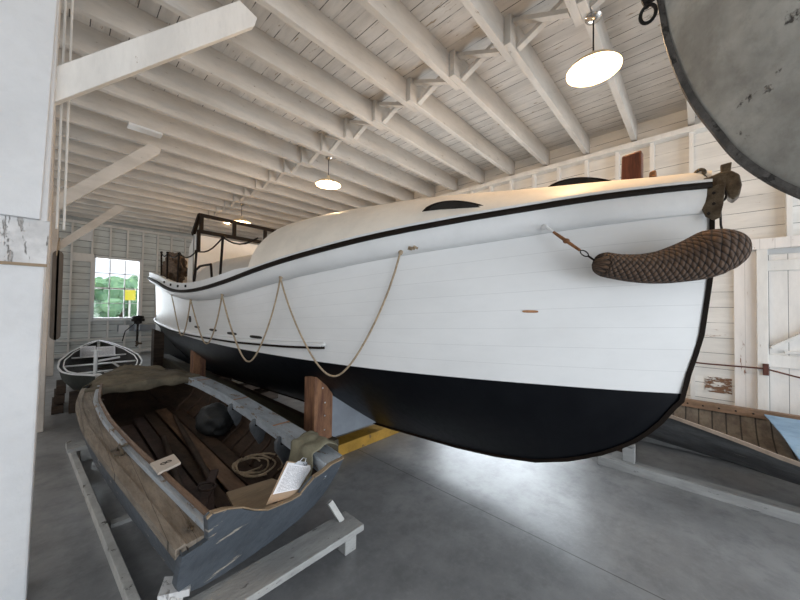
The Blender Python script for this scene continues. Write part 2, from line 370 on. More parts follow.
bm = new(); box(bm, -3.3, -3.2, -1.0, YF, 0, ZC); struct('wall_left', bm, M['wallx'])
# window
w1 = new(); f = .05
for a in ((WX0-f, WX0+.02, WZ0-f, WZ1+f), (WX1-.02, WX1+f, WZ0-f, WZ1+f), (WX0, WX1, WZ1-.02, WZ1+f), (WX0, WX1, WZ0-f, WZ0+.02)): box(w1, a[0], a[1], YF-.10, YF+.04, a[2], a[3])
w1 = struct('window_1', w1, M['wwhite'])
bm = new()
for i in (1, 2): x = WX0+(WX1-WX0)*i/3; box(bm, x-.014, x+.014, YF-.0, YF+.03, WZ0, WZ1)
for i in (1, 2, 3): z = WZ0+(WZ1-WZ0)*i/4; t = .025 if i == 2 else .012; box(bm, WX0, WX1, YF-.0, YF+.03, z-t, z+t)
struct('glazing_bar', bm, M['wwhite'], w1)
bm = new(); box(bm, WX0, WX1, YF+.012, YF+.016, WZ0, WZ1); struct('glass', bm, M['glass'], w1)
bm = new(); box(bm, WX0-.1, WX1+.1, YF-.15, YF-.0, WZ0-.08, WZ0-.045); struct('window_sill', bm, M['wwhite'], w1)
# outside
bm = new(); box(bm, -40, 60, YF+.2, 90, -.5, -.4); g = obj('ground', bm, M['grass']); g['kind'] = 'structure'
def tree(x, y, h, r, lab):
    t = thing('tree', (x, y, -.4), lab, 'tree', world=False)
    bm = new(); tube(bm, [(0,0,0), (.1,0,h*.35), (0,.1,h*.7)], [.22,.16,.08]); obj('trunk', bm, M['bark'], t)
    bm = new()
    for k in range(26):
        a = random.uniform(0, 6.28); q = r*random.uniform(.1, .8); ball(bm, (q*math.cos(a), q*math.sin(a), h*random.uniform(.2, .85)), r*random.uniform(.22, .38), 2)
    for v in bm.verts: v.co += V((noise.noise(v.co*1.7), noise.noise(v.co*1.7+V((9,0,0))), noise.noise(v.co*1.7+V((0,9,0)))))*.5
    obj('foliage', bm, M['leaf'], t)
for i, (px, Y, h, r) in enumerate(((99,40,4.2,2.4),(107,60,5.6,2.8),(122,44,4.6,2.2),(131,72,7.6,3.6))):
    P = aty(px, 290, Y)
    tree(P.x, Y, h, r, ['green leafy tree seen at the left side of the far window','leafy tree in the middle of the far window view','smaller green tree right of centre in the far window view','tallest green tree at the right edge of the far window'][i])
P = aty(130, 295, 24)
v = thing('roadside_sign', (P.x, 24, -.4), 'bright yellow panel on a post outside, seen low at the right of the far window', 'sign', world=False)
myel = surf('yellow_sign_paint', (.80,.68,.03), .4, .05, 3)
bm = new(); box(bm, -.25, .25, -.02, .02, P.z+.4-.3, P.z+.4+.35); obj('sign_panel', bm, myel, v, bevel=.01)
bm = new(); box(bm, -.04, .04, .02, .08, 0, P.z+.4); obj('sign_post', bm, M['stud'], v)

# posts with knee braces
def post(y, x1, w, lab, blab, near=False):
    t = thing('post', (x1-w/2, y+.1, 0), lab, 'post')
    bm = new()
    if near:
        hexa(bm, [(x1-w,y,0),(x1-.035,y,0),(x1-.035,y+.25,0),(x1-w,y+.25,0),(x1-w,y,ZJ),(x1+.01,y,ZJ),(x1+.01,y+.25,ZJ),(x1-w,y+.25,ZJ)])
        obj('shaft', bm, M['post'], t, bevel=.012)
        bm = new(); hexa(bm, [(x1-w-.01,y-.035,2.03),(x1-.038,y-.035,2.03),(x1-.038,y+.16,2.03),(x1-w-.01,y+.16,2.03),(x1-w-.01,y-.035,ZJ),(x1+.012,y-.035,ZJ),(x1+.012,y+.16,ZJ),(x1-w-.01,y+.16,ZJ)]); obj('facing_board', bm, M['post'], t, bevel=.006)
        bm = new(); hexa(bm, [(x1-w,y-.008,1.80),(x1-.012,y-.008,1.80),(x1-.012,y+.02,1.80),(x1-w,y+.02,1.80),(x1-w,y-.008,2.03),(x1-.004,y-.008,2.03),(x1-.004,y+.02,2.03),(x1-w,y+.02,2.03)])
        o = obj('peeling_band', bm, M['postpeel'], t); o['label'] = 'band of peeling paint'
        bm = new(); box(bm, x1-w, x1-.008, y-.014, y, 1.785, 1.80); obj('batten', bm, M['tan'], t)
    else:
        box(bm, x1-w, x1, y, y+.2, 0, ZJ); obj('shaft', bm, M['postfar'], t, bevel=.01)
    bm = new(); yb = y+.11
    a = V((x1-.06, yb, 2.66)); b = V((x1+1.07, yb, ZJ-.10))
    d = (b-a).normalized(); n = V((-d.z, 0, d.x))
    prism(bm, [(a.x, yb-.03, a.z), (b.x, yb-.03, b.z-.03), (b.x+.02, yb-.03, b.z+.05), (b.x-.12, yb-.03, ZJ-.002), (x1-.0, yb-.03, a.z+.27), (a.x, yb-.03, a.z+.24)], (0, .06, 0))
    o = obj('knee_brace', bm, M['stud'] if near else M['joist'], t, bevel=.005)
    return t
post(2.55, -.035, .40, 'big white painted post at the left edge with a peeling band', '', True)
post(5.90, -.075, .2, 'tan white post just behind the big white post', '')
post(10.25, -.02, .2, 'farthest post in the left row, behind the hanging brown board', '')
for i, (x, y, z) in enumerate(((-.015, 2.88, 2.05), (.015, 2.88, 2.05))):
    bm = new(); tube(bm, [(x, y, z), (x, y, ZC)], .006, 8)
    tag(obj('conduit_pipe', bm, M['stud']), ['thin white conduit beside the big post, the one nearer the post','thin white conduit beside the big post, the one farther from the post'][i], 'pipe', 'conduits beside the big post')
# board hung on the far post
t = thing('leeboard', (-.03, 10.15, 1.0), 'long brown round-cornered board hanging between posts left of the window', 'board')
bm = new(); pts = []
x0, x1, z0, z1, r = -.10, .065, .78, 2.72, .1
for cx, cz, a0 in ((x1-r, z1-r, 0), (x0+r, z1-r, 90), (x0+r, z0+r, 180), (x1-r, z0+r, 270)):
    for k in range(6): a = math.radians(a0+k*18); pts.append((cx+r*math.cos(a), 10.14, cz+r*math.sin(a)))
prism(bm, pts, (0, .09, 0)); obj('board_panel', bm, M['sideboard'], t)
bm = new(); tube(bm, [(-.04, 10.13, 2.6), (-.02, 10.16, 2.9), (0, 10.2, 3.0)], .012); obj('hanging_cord', bm, M['rope'], t)
# electrical box and plate on the far wall, junction box on the ceiling
bm = new(); box(bm, .38, .66, YF-.16, YF-.09, 3.40, 3.74); tag(obj('panel_box', bm, M['wwhite'], bevel=.006), 'white square panel box high on far wall left of the window', 'electrical box')
bm = new(); box(bm, .58, .95, 5.50, 5.66, ZJ-.03, ZJ-.0); tag(obj('ceiling_plate', bm, M['wwhite'], bevel=.004), 'small pale board fixed under the joists above the second brace', 'board')
# lamps
def lamp(y, lab, z=3.60):
    t = thing('ceiling_lamp', (2.93, y, ZJ), lab, 'lamp', 'enamel lamps hung from the ceiling', world=False)
    dz = -ZJ+z
    bm = new(); lathe(bm, [(0,.0),(.055,.0),(.062,-.012),(.05,-.03),(.02,-.045),(0,-.045)]); obj('canopy', bm, M['chrome'], t, smoothf=True)
    bm = new(); tube(bm, [(0,0,-.03),(0,0,dz+.09)], .006); obj('cord', bm, M['iron'], t)
    bm = new(); lathe(bm, [(.022,dz+.10),(.03,dz+.09),(.03,dz+.05),(.06,dz+.04),(.12,dz+.02),(.17,dz-.01),(.195,dz-.045),(.197,dz-.05),(.19,dz-.046),(.165,dz-.016),(.115,dz+.012),(.05,dz+.03)], n=40); obj('lamp_shade', bm, M['shade'], t, smoothf=True)
    bm = new(); ball(bm, (0,0,dz-.02), (.06,.06,.055), 3); obj('light_bulb', bm, M['bulb'], t, smoothf=True)
    l = bpy.data.lights.new('lamp_light', 'POINT'); l.energy = 60; l.color = (1,.66,.36); l.shadow_soft_size = .06
    lo = bpy.data.objects.new('lamp_light', l); C.objects.link(lo); lo.location = (0,0,dz-.10); lo.parent = t
    return t
lamp(.62, 'lit enamel lamp nearest the bow, largest of the three ceiling lamps')
lamp(4.36, 'lit enamel lamp over the foredeck, middle of the three ceiling lamps')
lamp(7.93, 'lit enamel lamp above the windscreen, smallest of the three')
#PART3
# ================================================================ THE LIFEBOAT
def AX(Y): return 3-.0947*(Y+.1)
HY = [.09,.3,.5,.75,1.1,1.42,1.78,2.2,2.7,3.2,3.9,4.8,5.8,6.5,7.8,9.2,10.2,10.78]
HWv = [0,.14,.27,.40,.60,.75,.91,1.05,1.17,1.24,1.265,1.235,1.13,1.03,.82,.54,.27,.04]
def hw(Y): return max(0, smooth(Y, HY, HWv, .22)) if .3 < Y < 10.4 else interp(Y, HY, HWv)
def zw(Y): return smooth(Y, [0,3,8,11], [1.02,1.11,1.14,1.19], .6)
def zs(Y): return smooth(Y, [-.1,.25,.5,.77,1.05,1.36,1.7,2.1,2.6,2.96,3.24,3.83,4.38,4.7,5.13,5.63,6.3,6.93,8,9,10,11], [2.45,2.40,2.37,2.32,2.27,2.22,2.17,2.10,2.01,1.95,1.89,1.80,1.755,1.745,1.75,1.78,1.86,1.95,2.06,2.15,2.22,2.28], .3)
def zk(Y): return smooth(Y, [.09,.13,.2,.35,.56,.8,1.05,1.4,1.8,2.7,7.5,8.6,9.6,10.3,10.78], [1.02,.92,.80,.63,.48,.36,.275,.22,.19,.17,.17,.28,.52,.82,1.17], .06)
def flare(Y): return interp(Y, [0,.5,1.2,3,8,10.78], [.05,.09,.13,.14,.14,.14])
def bh(Y): return smooth(Y, [0,1.5,3.5,8], [.16,.15,.105,.09], .3)
SP = []     # (offset fraction, dz below sheer) of the shaded flare under the rub rail
def side(Y, v):
    """v 0 waterline .. 1 underside of the flare"""
    return hw(Y)+.035*v*min(1, (Y-.09)*2)
boat = thing('motor_lifeboat', (AX(5), 5.3, .17), 'large white motor lifeboat with black bottom propped in the middle of the shed', 'boat')
def shiftY(Y, v):        # the stem rakes forward and the sternpost aft as they rise
    s0 = interp(v, [0,.28,.6,1], [.09,-.01,-.06,-.07]); s1 = interp(v, [0,1], [10.78,10.95])
    t = (Y-.09)/(10.78-.09)
    return Y+(s0-.09)*max(0, 1-t*9)**2+(s1-10.78)*max(0, 1-(1-t)*6)**2
ST = [.09,.12,.16,.21,.28,.36,.45,.55,.66,.78,.9]+[1.05+.19*i for i in range(50)]+[10.55,10.66,10.73,10.78]
ST = [s for s in ST if s <= 10.78]
def top_point(Y, v, sg):
    z = zw(Y)+(zs(Y)-bh(Y)-zw(Y))*v; Yy = shiftY(Y, v)
    return V((AX(Yy)-sg*side(Y, v), Yy, z))
def flare_point(Y, k, sg):
    o, dz = ((.035,-1),(.42,-.97),(.70,-.81),(.88,-.56),(.97,-.3),(1,0))[k]; dz *= bh(Y)
    e = flare(Y)*(o if k else 0)+side(Y, 1); Yy = shiftY(Y, 1)
    return V((AX(Yy)-sg*(e+(.02 if False else 0)), Yy, zs(Y)+dz))
def ends(Y, k):  # rounds the flare over the stem and the stern
    return 0
for sg, nm in ((1, 'a'), (-1, 'b')):
    pass
bm = new()
rows = []
NV = 14
for Y in ST:
    r = [top_point(Y, v/NV, 1) for v in range(NV+1)]
    rows.append(r)
uvf = lambda a, b: (ST[a]*.25, b/NV)
grid(bm, rows, uv=uvf)
rows = [[top_point(Y, v/NV, -1) for v in range(NV+1)] for Y in ST]
grid(bm, rows, uv=uvf)
# close the sternpost
grid(bm, [[top_point(10.78, v/NV, 1) for v in range(NV+1)], [top_point(10.78, v/NV, -1) for v in range(NV+1)]])
obj('topside_planking', bm, M['hullw'], boat, smoothf=True, merge=True)
bm = new()
for sg in (1, -1): grid(bm, [[flare_point(Y, k, sg) for k in range(6)] for Y in ST], uv=lambda a, b: (ST[a]*.25, .06+b*.008))
grid(bm, [[flare_point(10.78, k, 1) for k in range(6)], [flare_point(10.78, k, -1) for k in range(6)]]); grid(bm, [[flare_point(.09, k, 1) for k in range(6)], [flare_point(.09, k, -1) for k in range(6)]])
o = obj('flared_sheer_strake', bm, M['wwhite'], boat, smoothf=True, merge=True)
def sec(u, Y):
    c = interp(Y, [0,1,2.75,5,8,10.78], [.1,.2,.28,.6,.45,.3]); return u*(1-c)+c*math.sin(u*math.pi/2)
bm = new(); NB = 14
for sg in (1, -1):
    rows = []
    for Y in ST:
        a, b, h = zk(Y), zw(Y), hw(Y)
        a = min(a, b)
        rows.append([V((AX(Y)-sg*(h*sec(j/NB, Y)+.0), Y, a+(b-a)*j/NB)) for j in range(NB+1)])
    grid(bm, rows, uv=lambda a, b: (ST[a]*.25, b/NB))
obj('black_bottom_planking', bm, M['hullb'], boat, smoothf=True, merge=True)
# keel, stem and sternpost band
pts = [(shiftY(.09, v/10), zw(.09)+(zs(.09)-zw(.09))*v/10) for v in range(10, 0, -1)]+[(Y, zk(Y)) for Y in (.09,.13,.2,.28,.36,.46,.56,.68,.8,1.05,1.4,1.8,2.7,4,6,7.5)]
bm = new(); rows = []
for i, (y, z) in enumerate(pts):
    a = pts[max(0, i-1)]; b = pts[min(len(pts)-1, i+1)]; dy, dz = b[0]-a[0], b[1]-a[1]; l = math.hypot(dy, dz); ny, nz = dz/l, -dy/l   # outward normal
    q = []
    for s, n in ((-.020,-.012),(-.014,.016),(.014,.016),(.020,-.012)): q.append(V((AX(y)+s, y+ny*n, z+nz*n)))
    rows.append(q)
grid(bm, rows, close=True); obj('stem_band', bm, M['dark'], boat)
bm = new(); prism(bm, [(AX(7.3)-.05, 7.3, .19), (AX(10.6)-.05, 10.6, .19), (AX(10.7)-.05, 10.7, 1.1), (AX(10.3)-.05, 10.3, .84), (AX(9.6)-.05, 9.6, .54), (AX(8.6)-.05, 8.6, .3)], (.1, 0, 0)); obj('skeg', bm, M['hullb'], boat)
bm = new(); prism(bm, [(AX(10.86)-.03, 10.84, .25), (AX(11.2)-.03, 11.22, .3), (AX(11.2)-.03, 11.16, 1.1), (AX(11)-.03, 11.1, 1.95), (AX(10.9)-.03, 10.97, 1.95), (AX(10.85)-.03, 10.84, 1.1)], (.06, 0, 0)); obj('rudder', bm, M['wwhite'], boat, bevel=.01)
# swept rails along the sheer
def edge(Y, out, dz, sg):
    Yy = shiftY(Y, 1); return V((AX(Yy)-sg*(side(Y, 1)+flare(Y)+out), Yy, zs(Y)+dz))
def sweep(name, prof, mat, Ys, sides=(1, -1), **k):
    bm = new()
    for sg in sides:
        grid(bm, [[edge(Y, a, b, sg) for a, b in prof] for Y in Ys], close=True)
        pass
    if Ys[-1] == ST[-1] and len(sides) == 2:
        grid(bm, [[edge(Ys[-1], a, b, 1) for a, b in prof], [edge(Ys[-1], a, b, -1)+V((0,0,0)) for a, b in prof]], close=True)
    return obj(name, bm, mat, boat, **k)
sweep('rub_rail', [(-.02,-.004),(.025,-.002),(.03,.014),(.025,.034),(-.02,.036)], M['dark'], ST)
sweep('covering_board', [(-.05,.036),(.012,.036),(.016,.046),(.010,.058),(-.05,.060)], M['wwhite'], [s for s in ST if s < 3.4])
AFT = [s for s in ST if s > 3.1]
bz = lambda Y: interp(Y, [3.1,3.5,9,11], [.06,.12,.15,.17])
bm = new()
for sg in (1, -1):
    grid(bm, [[edge(Y, a, b*bz(Y), sg) for a, b in ((-.01,.2),(-.015,1),(-.075,1),(-.07,-.3),(-.05,-.4))] for Y in AFT], close=True)
pass
# rounded stern bulwark
rows = []
for k in range(13):
    a = math.pi*k/12; c = V((AX(10.95), shiftY(10.78,1), 0)); hh = side(10.78,1)+flare(10.78)
    q = []
    for o_, b in ((-.01,.2),(-.015,1),(-.075,1),(-.07,-.3),(-.05,-.4)): r_ = hh+o_; q.append(V((c.x-r_*math.cos(a), c.y+r_*math.sin(a)*.5, zs(10.78)+b*bz(10.78))))
    rows.append(q)
grid(bm, rows, close=True)
obj('bulwark', bm, M['wwhite'], boat, smoothf=True)
# scupper holes in the bulwark near the stern and deck
for Y in (4.9, 5.3, 5.75, 6.3):
    bm = new(); p = edge(Y, -.012, .085, 1); m4 = Matrix.Translation(p) @ Matrix.Rotation(math.pi/2, 4, 'Y'); bmesh.ops.create_cone(bm, cap_ends=True, segments=12, radius1=.018, radius2=.018, depth=.03, matrix=m4)
    obj('bulwark_hole', bm, M['iron'], boat)
bm = new(); grid(bm, [[edge(Y, -.06, -.06, 1), edge(Y, -.06, -.06, -1)] for Y in AFT]); obj('after_deck', bm, M['offw'], boat, solid=.02)
# whaleback foredeck
def dome_h(Y): return smooth(Y, [-.05,.1,.5,1,1.5,2,2.6,3.3], [.05,.07,.16,.28,.40,.50,.61,.72], .25)
def dome(Y, a):
    e = lambda sg: edge(Y, -.03, .058, sg); A, B = e(1), e(-1); x = (A+(B-A)*((a+1)/2))
    ex = interp(Y, [0,1,3.3], [2.2,2.2,2.9]); x.z += dome_h(Y)*(1-abs(a)**ex)**(1/interp(Y, [0,3.3], [1.0,1.7])); return x
DY = [.09,.2,.35,.5,.7,.9,1.1,1.3,1.5,1.75,2,2.25,2.5,2.75,3,3.15,3.3]
AA = [-math.cos(math.pi*k/28) for k in range(29)]
bm = new(); rows = [[dome(Y, a) for a in AA] for Y in DY]; vr = grid(bm, rows)
bm.faces.new(vr[-1])
rows0 = [[edge(.09, -.05, .05, 1), edge(.09, -.05, .05, -1)]]
obj('whaleback_foredeck', bm, M['cream'], boat, smoothf=True)
def on_dome(Y, a, up_=0): p = dome(Y, a); p.z += up_; return p
# low arched skylights standing on the foredeck
def arch(P0, P1, hgt, depth, name):
    bm = new(); P0, P1 = V(P0), V(P1); n = 16; top = []
    for k in range(n+1):
        t = k/n; q = P0.lerp(P1, t); q.z += hgt*(math.sin(math.pi*t**.8)**.75); top.append(q)
    d = V(depth); fr = top[:]+[P1-V((0,0,.05)), P0-V((0,0,.05))]
    prism(bm, fr, d); o = obj(name, bm, M['dark'], boat)
    bm = new(); c = (P0+P1)/2+V((0,0,hgt*.3)); ins = [c+(q-c)*.78-d.normalized()*.012 for q in top]+[c+(P1-c)*.78-d.normalized()*.012, c+(P0-c)*.78-d.normalized()*.012]
    m = M.get('skyglass') or surf('dark_skylight_glass', (.012,.011,.01), .08, .1, 3, bump=0, spec=.6); M['skyglass'] = m
    g = obj('pane', bm_poly(ins), m, o); g.location = (0,0,0); return o
def bm_poly(p): b = new(); b.faces.new([b.verts.new(q) for q in p]); return b
def hit(px, py, lo=-.995, hi=.3):   # where the sight line meets the foredeck
    best = None
    for i in range(4, 330, 2):
        Y = i/100; q = aty(px, py, Y)
        a0, a1 = dome(Y, -1), dome(Y, 1); a = (q.x-a0.x)/(a1.x-a0.x)*2-1
        if -1 < a < -.3:
            e = abs(dome(Y, a).z-q.z)
            if best is None or e < best[0]: best = (e, q, a)
    return best[1]
# skylight on the near shoulder
A, B = hit(422, 211.5), hit(489, 208)
arch(A, B, .075, (.12, .03, 0), 'skylight')
A = on_dome(.98, .05); B = on_dome(.46, .05); A = V((AX(1)-.05, .98, A.z)); B = V((AX(.5)-.05, .46, B.z))
arch(A, B, .085, (.25, .02, 0), 'fore_hatch')
# wooden bitt and its pin
bm = new(); x = AX(.36)-.02; zb = on_dome(.36, 0).z
hexa(bm, [(x-.06,.30,zb-.1),(x+.06,.30,zb-.1),(x+.06,.43,zb-.1),(x-.06,.43,zb-.1),(x-.06,.30,2.775),(x+.06,.30,2.79),(x+.06,.42,2.785),(x-.06,.42,2.765)]); obj('towing_bitt', bm, M['mahog'], boat, bevel=.012)
bm = new(); hexa(bm, [(x-.03,.215,zb-.15),(x+.03,.215,zb-.15),(x+.03,.265,zb-.15),(x-.03,.265,zb-.15),(x-.03,.22,2.62),(x+.03,.22,2.62),(x+.03,.26,2.61),(x-.03,.26,2.61)]); obj('bitt_pin', bm, M['copper'], boat, bevel=.012)
# bronze stemhead fitting
sx = AX(-.07); zt = 2.45
fit = new()
pr = [(.12,.02),(.02,.03),(-.04,.05),(-.09,.045),(-.125,.01),(-.135,-.06),(-.125,-.12),(-.095,-.15),(-.075,-.13),(-.055,-.07),(.0,-.05),(.12,-.03)]
prism(fit, [(sx-.055, -.07+y, zt+.02+z) for y, z in pr], (.11,0,0)); fo = obj('stemhead_fitting', fit, M['bronze'], boat, bevel=.01)
bm = new()
prism(bm, [(sx-.062, -.07+y, zt+z) for y, z in ((.095,-.03),(.10,-.10),(.055,-.16),(.035,-.22),(-.005,-.25),(-.035,-.235),(-.05,-.15),(-.06,-.02))], (-.014,0,0)); o = obj('cheek_plate', bm, M['bronze'], boat, bevel=.004); o['label'] = 'riveted bronze cheek plate'
pl = o
for y, z in ((.06,-.06),(.06,-.12),(.02,-.2),(-.005,-.07),(-.005,-.14)):
    bm = new(); ball(bm, (sx-.077, -.07+y, zt+z), (.004,.011,.011), 1); r_ = obj('rivet', bm, M['iron'], pl); r_.location = (0,0,0)
bm = new(); ey = [(sx-.03, -.01+.022*math.cos(a), zt+.095+.022*math.sin(a)) for a in [math.radians(d) for d in range(-50, 231, 20)]]
tube(bm, [(sx-.03,.035,zt+.02)]+ey+[(sx-.03,-.05,zt+.03)], .012); obj('bronze_eye', bm, M['bronze'], boat, smoothf=True)
bm = new(); prism(bm, [(sx+.02,-.155,zt+.04),(sx+.02,-.115,zt+.04),(sx+.02,-.11,zt+.14),(sx+.02,-.165,zt+.145)], (.05,0,0)); obj('roller_cheek', bm, M['bronze'], boat, bevel=.006)
# low white guard strip with a black underside
def guard(out, dz): return lambda Y: V((AX(Y)-(side(Y, .25)+out), Y, zw(Y)+dz))
GY = [2.45+.15*i for i in range(52)]
def gz(Y): return interp(Y, [2.4,2.85,3.3,3.75,4.3,5.3,6.4,10.5], [.145,.115,.097,.08,.073,.05,.035,.035])
bm = new(); grid(bm, [[V((AX(Y)-(side(Y,.2)+a), Y, zw(Y)+gz(Y)+b)) for a, b in ((-.01,.042),(.035,.036),(.05,.018),(.045,.004),(-.01,.004))] for Y in GY], close=True); pass; ball(bm, V((AX(2.46)-(side(2.46,.2)+.018), 2.46, zw(2.46)+gz(2.46)+.022)), (.026,.05,.022), 2); obj('guard_strip', bm, M['wwhite'], boat)
bm = new(); grid(bm, [[V((AX(Y)-(side(Y,.2)+a), Y, zw(Y)+gz(Y)+b)) for a, b in ((-.01,.004),(.045,.004),(.04,-.018),(-.01,-.02))] for Y in GY], close=True); pass; o = obj('guard_strip_underside', bm, M['dark'], boat); o['label'] = 'black rubber underside of the guard strip'
# slots, port and drains
def slot(Y, z, w_, h_, mat, name, a0=0, out=.004, depth=.012):
    v = (z-zw(Y))/(zs(Y)-bh(Y)-zw(Y)); bm = new(); n = 14; pts = []
    for k in range(n):
        a = 2*math.pi*k/n; yy = Y+w_/2*abs(math.cos(a))**.6*math.copysign(1, math.cos(a)); zz = z+h_/2*abs(math.sin(a))**.6*math.copysign(1, math.sin(a))
        yy2 = min(max(yy, .1), 10.7); vv = (zz-zw(yy2))/(zs(yy2)-bh(yy2)-zw(yy2)); pts.append(V((AX(yy)-side(yy2, vv)-out, yy, zz)))
    prism(bm, pts, (-depth+.008, 0, 0)) if False else prism(bm, pts, (.02, 0, 0)); return obj(name, bm, mat, boat)
def side_hit(px, py):
    best = None
    for i in range(10, 1050):
        Y = i/100; q = aty(px, py, Y); v = (q.z-zw(Y))/(zs(Y)-bh(Y)-zw(Y))
        if -.1 < v < 1.1:
            e = abs(AX(Y)-side(Y, v)-q.x)
            if best is None or e < best[0]: best = (e, q)
    return best[1]
for px, py in ((197,328),(213,331),(232,334.5),(256,338)):
    q = side_hit(px, py-1); slot(q.y, q.z, .22, .03, M['iron'], 'freeing_slot')
q = side_hit(190, 319); slot(q.y, q.z, .12, .09, M['iron'], 'outlet_port')
q = side_hit(531, 311.5); slot(q.y, q.z, .095, .02, M['copper'], 'copper_drain', out=.012)
# grab rope looped along the side
anch = [side_hit(px, py) for px, py in ((395,250),(279,276),(218,291),(186,296),(167.5,295))]
ay = [1.72, 2.85, 3.87, 4.85, 5.95]; low = [(330,374),(241,358),(200,341),(175.5,333)]
for i in range(5):
    Y = ay[i]; c = edge(Y, -.06, .02-bh(Y), 1)
    bm = new(); ball(bm, c, (.018,.022,.03), 2); obj('rope_seizing', bm, M['rope'], boat, smoothf=True)
for i in range(4):
    a, b = edge(ay[i], -.055, .01-bh(ay[i]), 1), edge(ay[i+1], -.055, .01-bh(ay[i+1]), 1)
    ym = (ay[i]+ay[i+1])/2; q = atx(low[i][0], low[i][1], AX(ym)-side(ym, .1)-.05)
    zl = q.z; pts = []
    for k in range(29):
        t = k/28; s = abs(2*t-1)**2.1; y = a.y+(b.y-a.y)*(.5+(t-.5)*(.72+.28*abs(2*t-1)**1.5)); ze = a.z if t < .5 else b.z
        z = zl+(ze-zl)*s; xo = AX(y)-max(side(y, .3)+.075, 0); xe = (a if t < .5 else b).x; x = xo+(xe-xo)*s**1.5
        pts.append((x, y, z))
    bm = new(); tube(bm, pts, .0085, 8); obj('grab_rope', bm, M['rope'], boat, smoothf=True)
# frayed knot and lashing at the foremost loop
bm = new(); c = edge(1.66, -.06, -.12, 1)
for k in range(3): tube(bm, [c+V((.0,.06-.05*k,.0)), c+V((-.02,.03-.05*k,.012)), c+V((.0,-.03-.03*k,-.004))], .009, 6)
obj('rope_lashing', bm, M['rope'], boat)
# after cabin, screen, rails
def halfdome(name, Y0, Y1, xc, hwid, zb, hgt, mat, endmat=None, exps=2.4):
    bm = new(); rows = []
    for Y in [Y0+(Y1-Y0)*i/6 for i in range(7)]:
        rows.append([V((xc(Y)+hwid*a*(1-(.45*(Y-Y0)/(Y1-Y0) if Y0 > 7 else 0)), Y, zb+hgt*(1-abs(a)**exps)**(1/exps))) for a in AA])
    vr = grid(bm, rows); bm.faces.new(vr[-1]); o = obj(name, bm, mat, boat, smoothf=True)
    b2 = new(); b2.faces.new([b2.verts.new(q) for q in rows[0]]); e = obj('end_wall', b2, M['cream'], o, solid=.02); e.location = (0,0,0); return o
cab = halfdome('engine_cabin', 3.95, 5.9, AX, .98, 1.75, .68, M['cabgrey'])
bm = new(); box(bm, AX(4.2)-.93, AX(4.2)+.93, 4.12, 4.26, 1.75, 2.2)
box(bm, 1.98, 3.4, 4.05, 4.24, 1.75, 2.0); bm.free()
bm = new(); m4 = Matrix.Translation((1.98, 3.94, 2.06)) @ Matrix.Rotation(math.pi/2, 4, 'X'); bmesh.ops.create_cone(bm, cap_ends=True, segments=24, radius1=.12, radius2=.12, depth=.04, matrix=m4); obj('cabin_porthole', bm, M['iron'], boat)
halfdome('after_turtleback', 7.4, 8.9, AX, .78, 1.95, .72, M['cream'])
Yw = 6.0
bm = new(); hexa(bm, [(1.5,Yw+.02,1.7),(2.95,Yw+.16,1.7),(2.95,Yw+.21,1.7),(1.5,Yw+.07,1.7),(1.5,Yw+.02,2.74),(2.95,Yw+.16,2.74),(2.95,Yw+.21,2.74),(1.5,Yw+.07,2.74)]); prism(bm, [(1.50,Yw+.02,1.7),(1.50,Yw+.42,1.8),(1.50,Yw+.32,2.55),(1.50,Yw+.02,2.74)], (.04,0,0)); obj('screen_bulkhead', bm, M['offw'], boat)
def wp(px, py): return aty(px, py, Yw)
bm = new(); T0, T1, B0, B1 = wp(198,214.5), wp(268,231.5), wp(201,231.5), wp(262,243)
T1 = V((3.0, Yw, T0.z)); B1 = V((3.0, Yw, B0.z)); T0.x = 1.55; B0.x = 1.55
for a, b in ((T0, T1), (B0, B1)): bar(bm, a+V((0,(a.x-1.55)*.0947,0)), b+V((0,(b.x-1.55)*.0947,0)), .04, .058)
for x in (1.59, 2.12, 2.70): bar(bm, (x, Yw+(x-1.55)*.0947, B0.z), (x, Yw+(x-1.55)*.0947, T0.z), .06, .04, (0,1,0))
bar(bm, (1.55, Yw-.01, B0.z+.02), (1.55, Yw-.02, 2.45), .05, .05, (0,1,0)); bar(bm, (1.56,Yw,T0.z), (1.56,Yw+.35,B0.z), .05, .07)
ws = obj('windscreen_frame', bm, M['dark'], boat, bevel=.004)
for x0, x1 in ((1.63, 2.09), (2.16, 2.67)):
    bm = new(); ya, yb_ = Yw+(x0-1.55)*.0947, Yw+(x1-1.55)*.0947; hexa(bm, [(x0,ya-.004,B0.z+.03),(x1,yb_-.004,B0.z+.03),(x1,yb_+.002,B0.z+.03),(x0,ya+.002,B0.z+.03),(x0,ya-.004,T0.z-.03),(x1,yb_-.004,T0.z-.03),(x1,yb_+.002,T0.z-.03),(x0,ya+.002,T0.z-.03)]); g = obj('windscreen_pane', bm, M['glass'], ws); g.location = (0,0,0)
tops = []
for px, py, tx, ty in ((220,272,221.5,239),(198,275,201,248.5),(182,277.5,186,254),(170,276,178,255),(164,274,173,256)):
    pass
for Y, h_, lean in ((3.92, .50, 0), (4.72, .47, 0), (5.55, .50, .05), (6.35, .52, .25), (7.0, .52, .35)):
    c = edge(Y, -.05, .06, 1); tp = c+V((.02, lean*.5-.0, h_)); tops.append(tp)
    bm = new(); tube(bm, [c, tp], .014, 8); ball(bm, tp, .022, 2); ball(bm, c, (.03,.03,.012), 2); obj('stanchion', bm, M['dark'], boat, smoothf=True)
bm = new(); pts = [edge(3.3, -.12, .40, 1)]
for a, b in zip([pts[0]]+tops[:-1], tops):
    for k in range(1, 7):
        t = k/6; q = a.lerp(b, t); q.z -= .07*math.sin(math.pi*t); pts.append(q)
tube(bm, pts, .009, 6); obj('lifeline', bm, M['dark'], boat, smoothf=True)
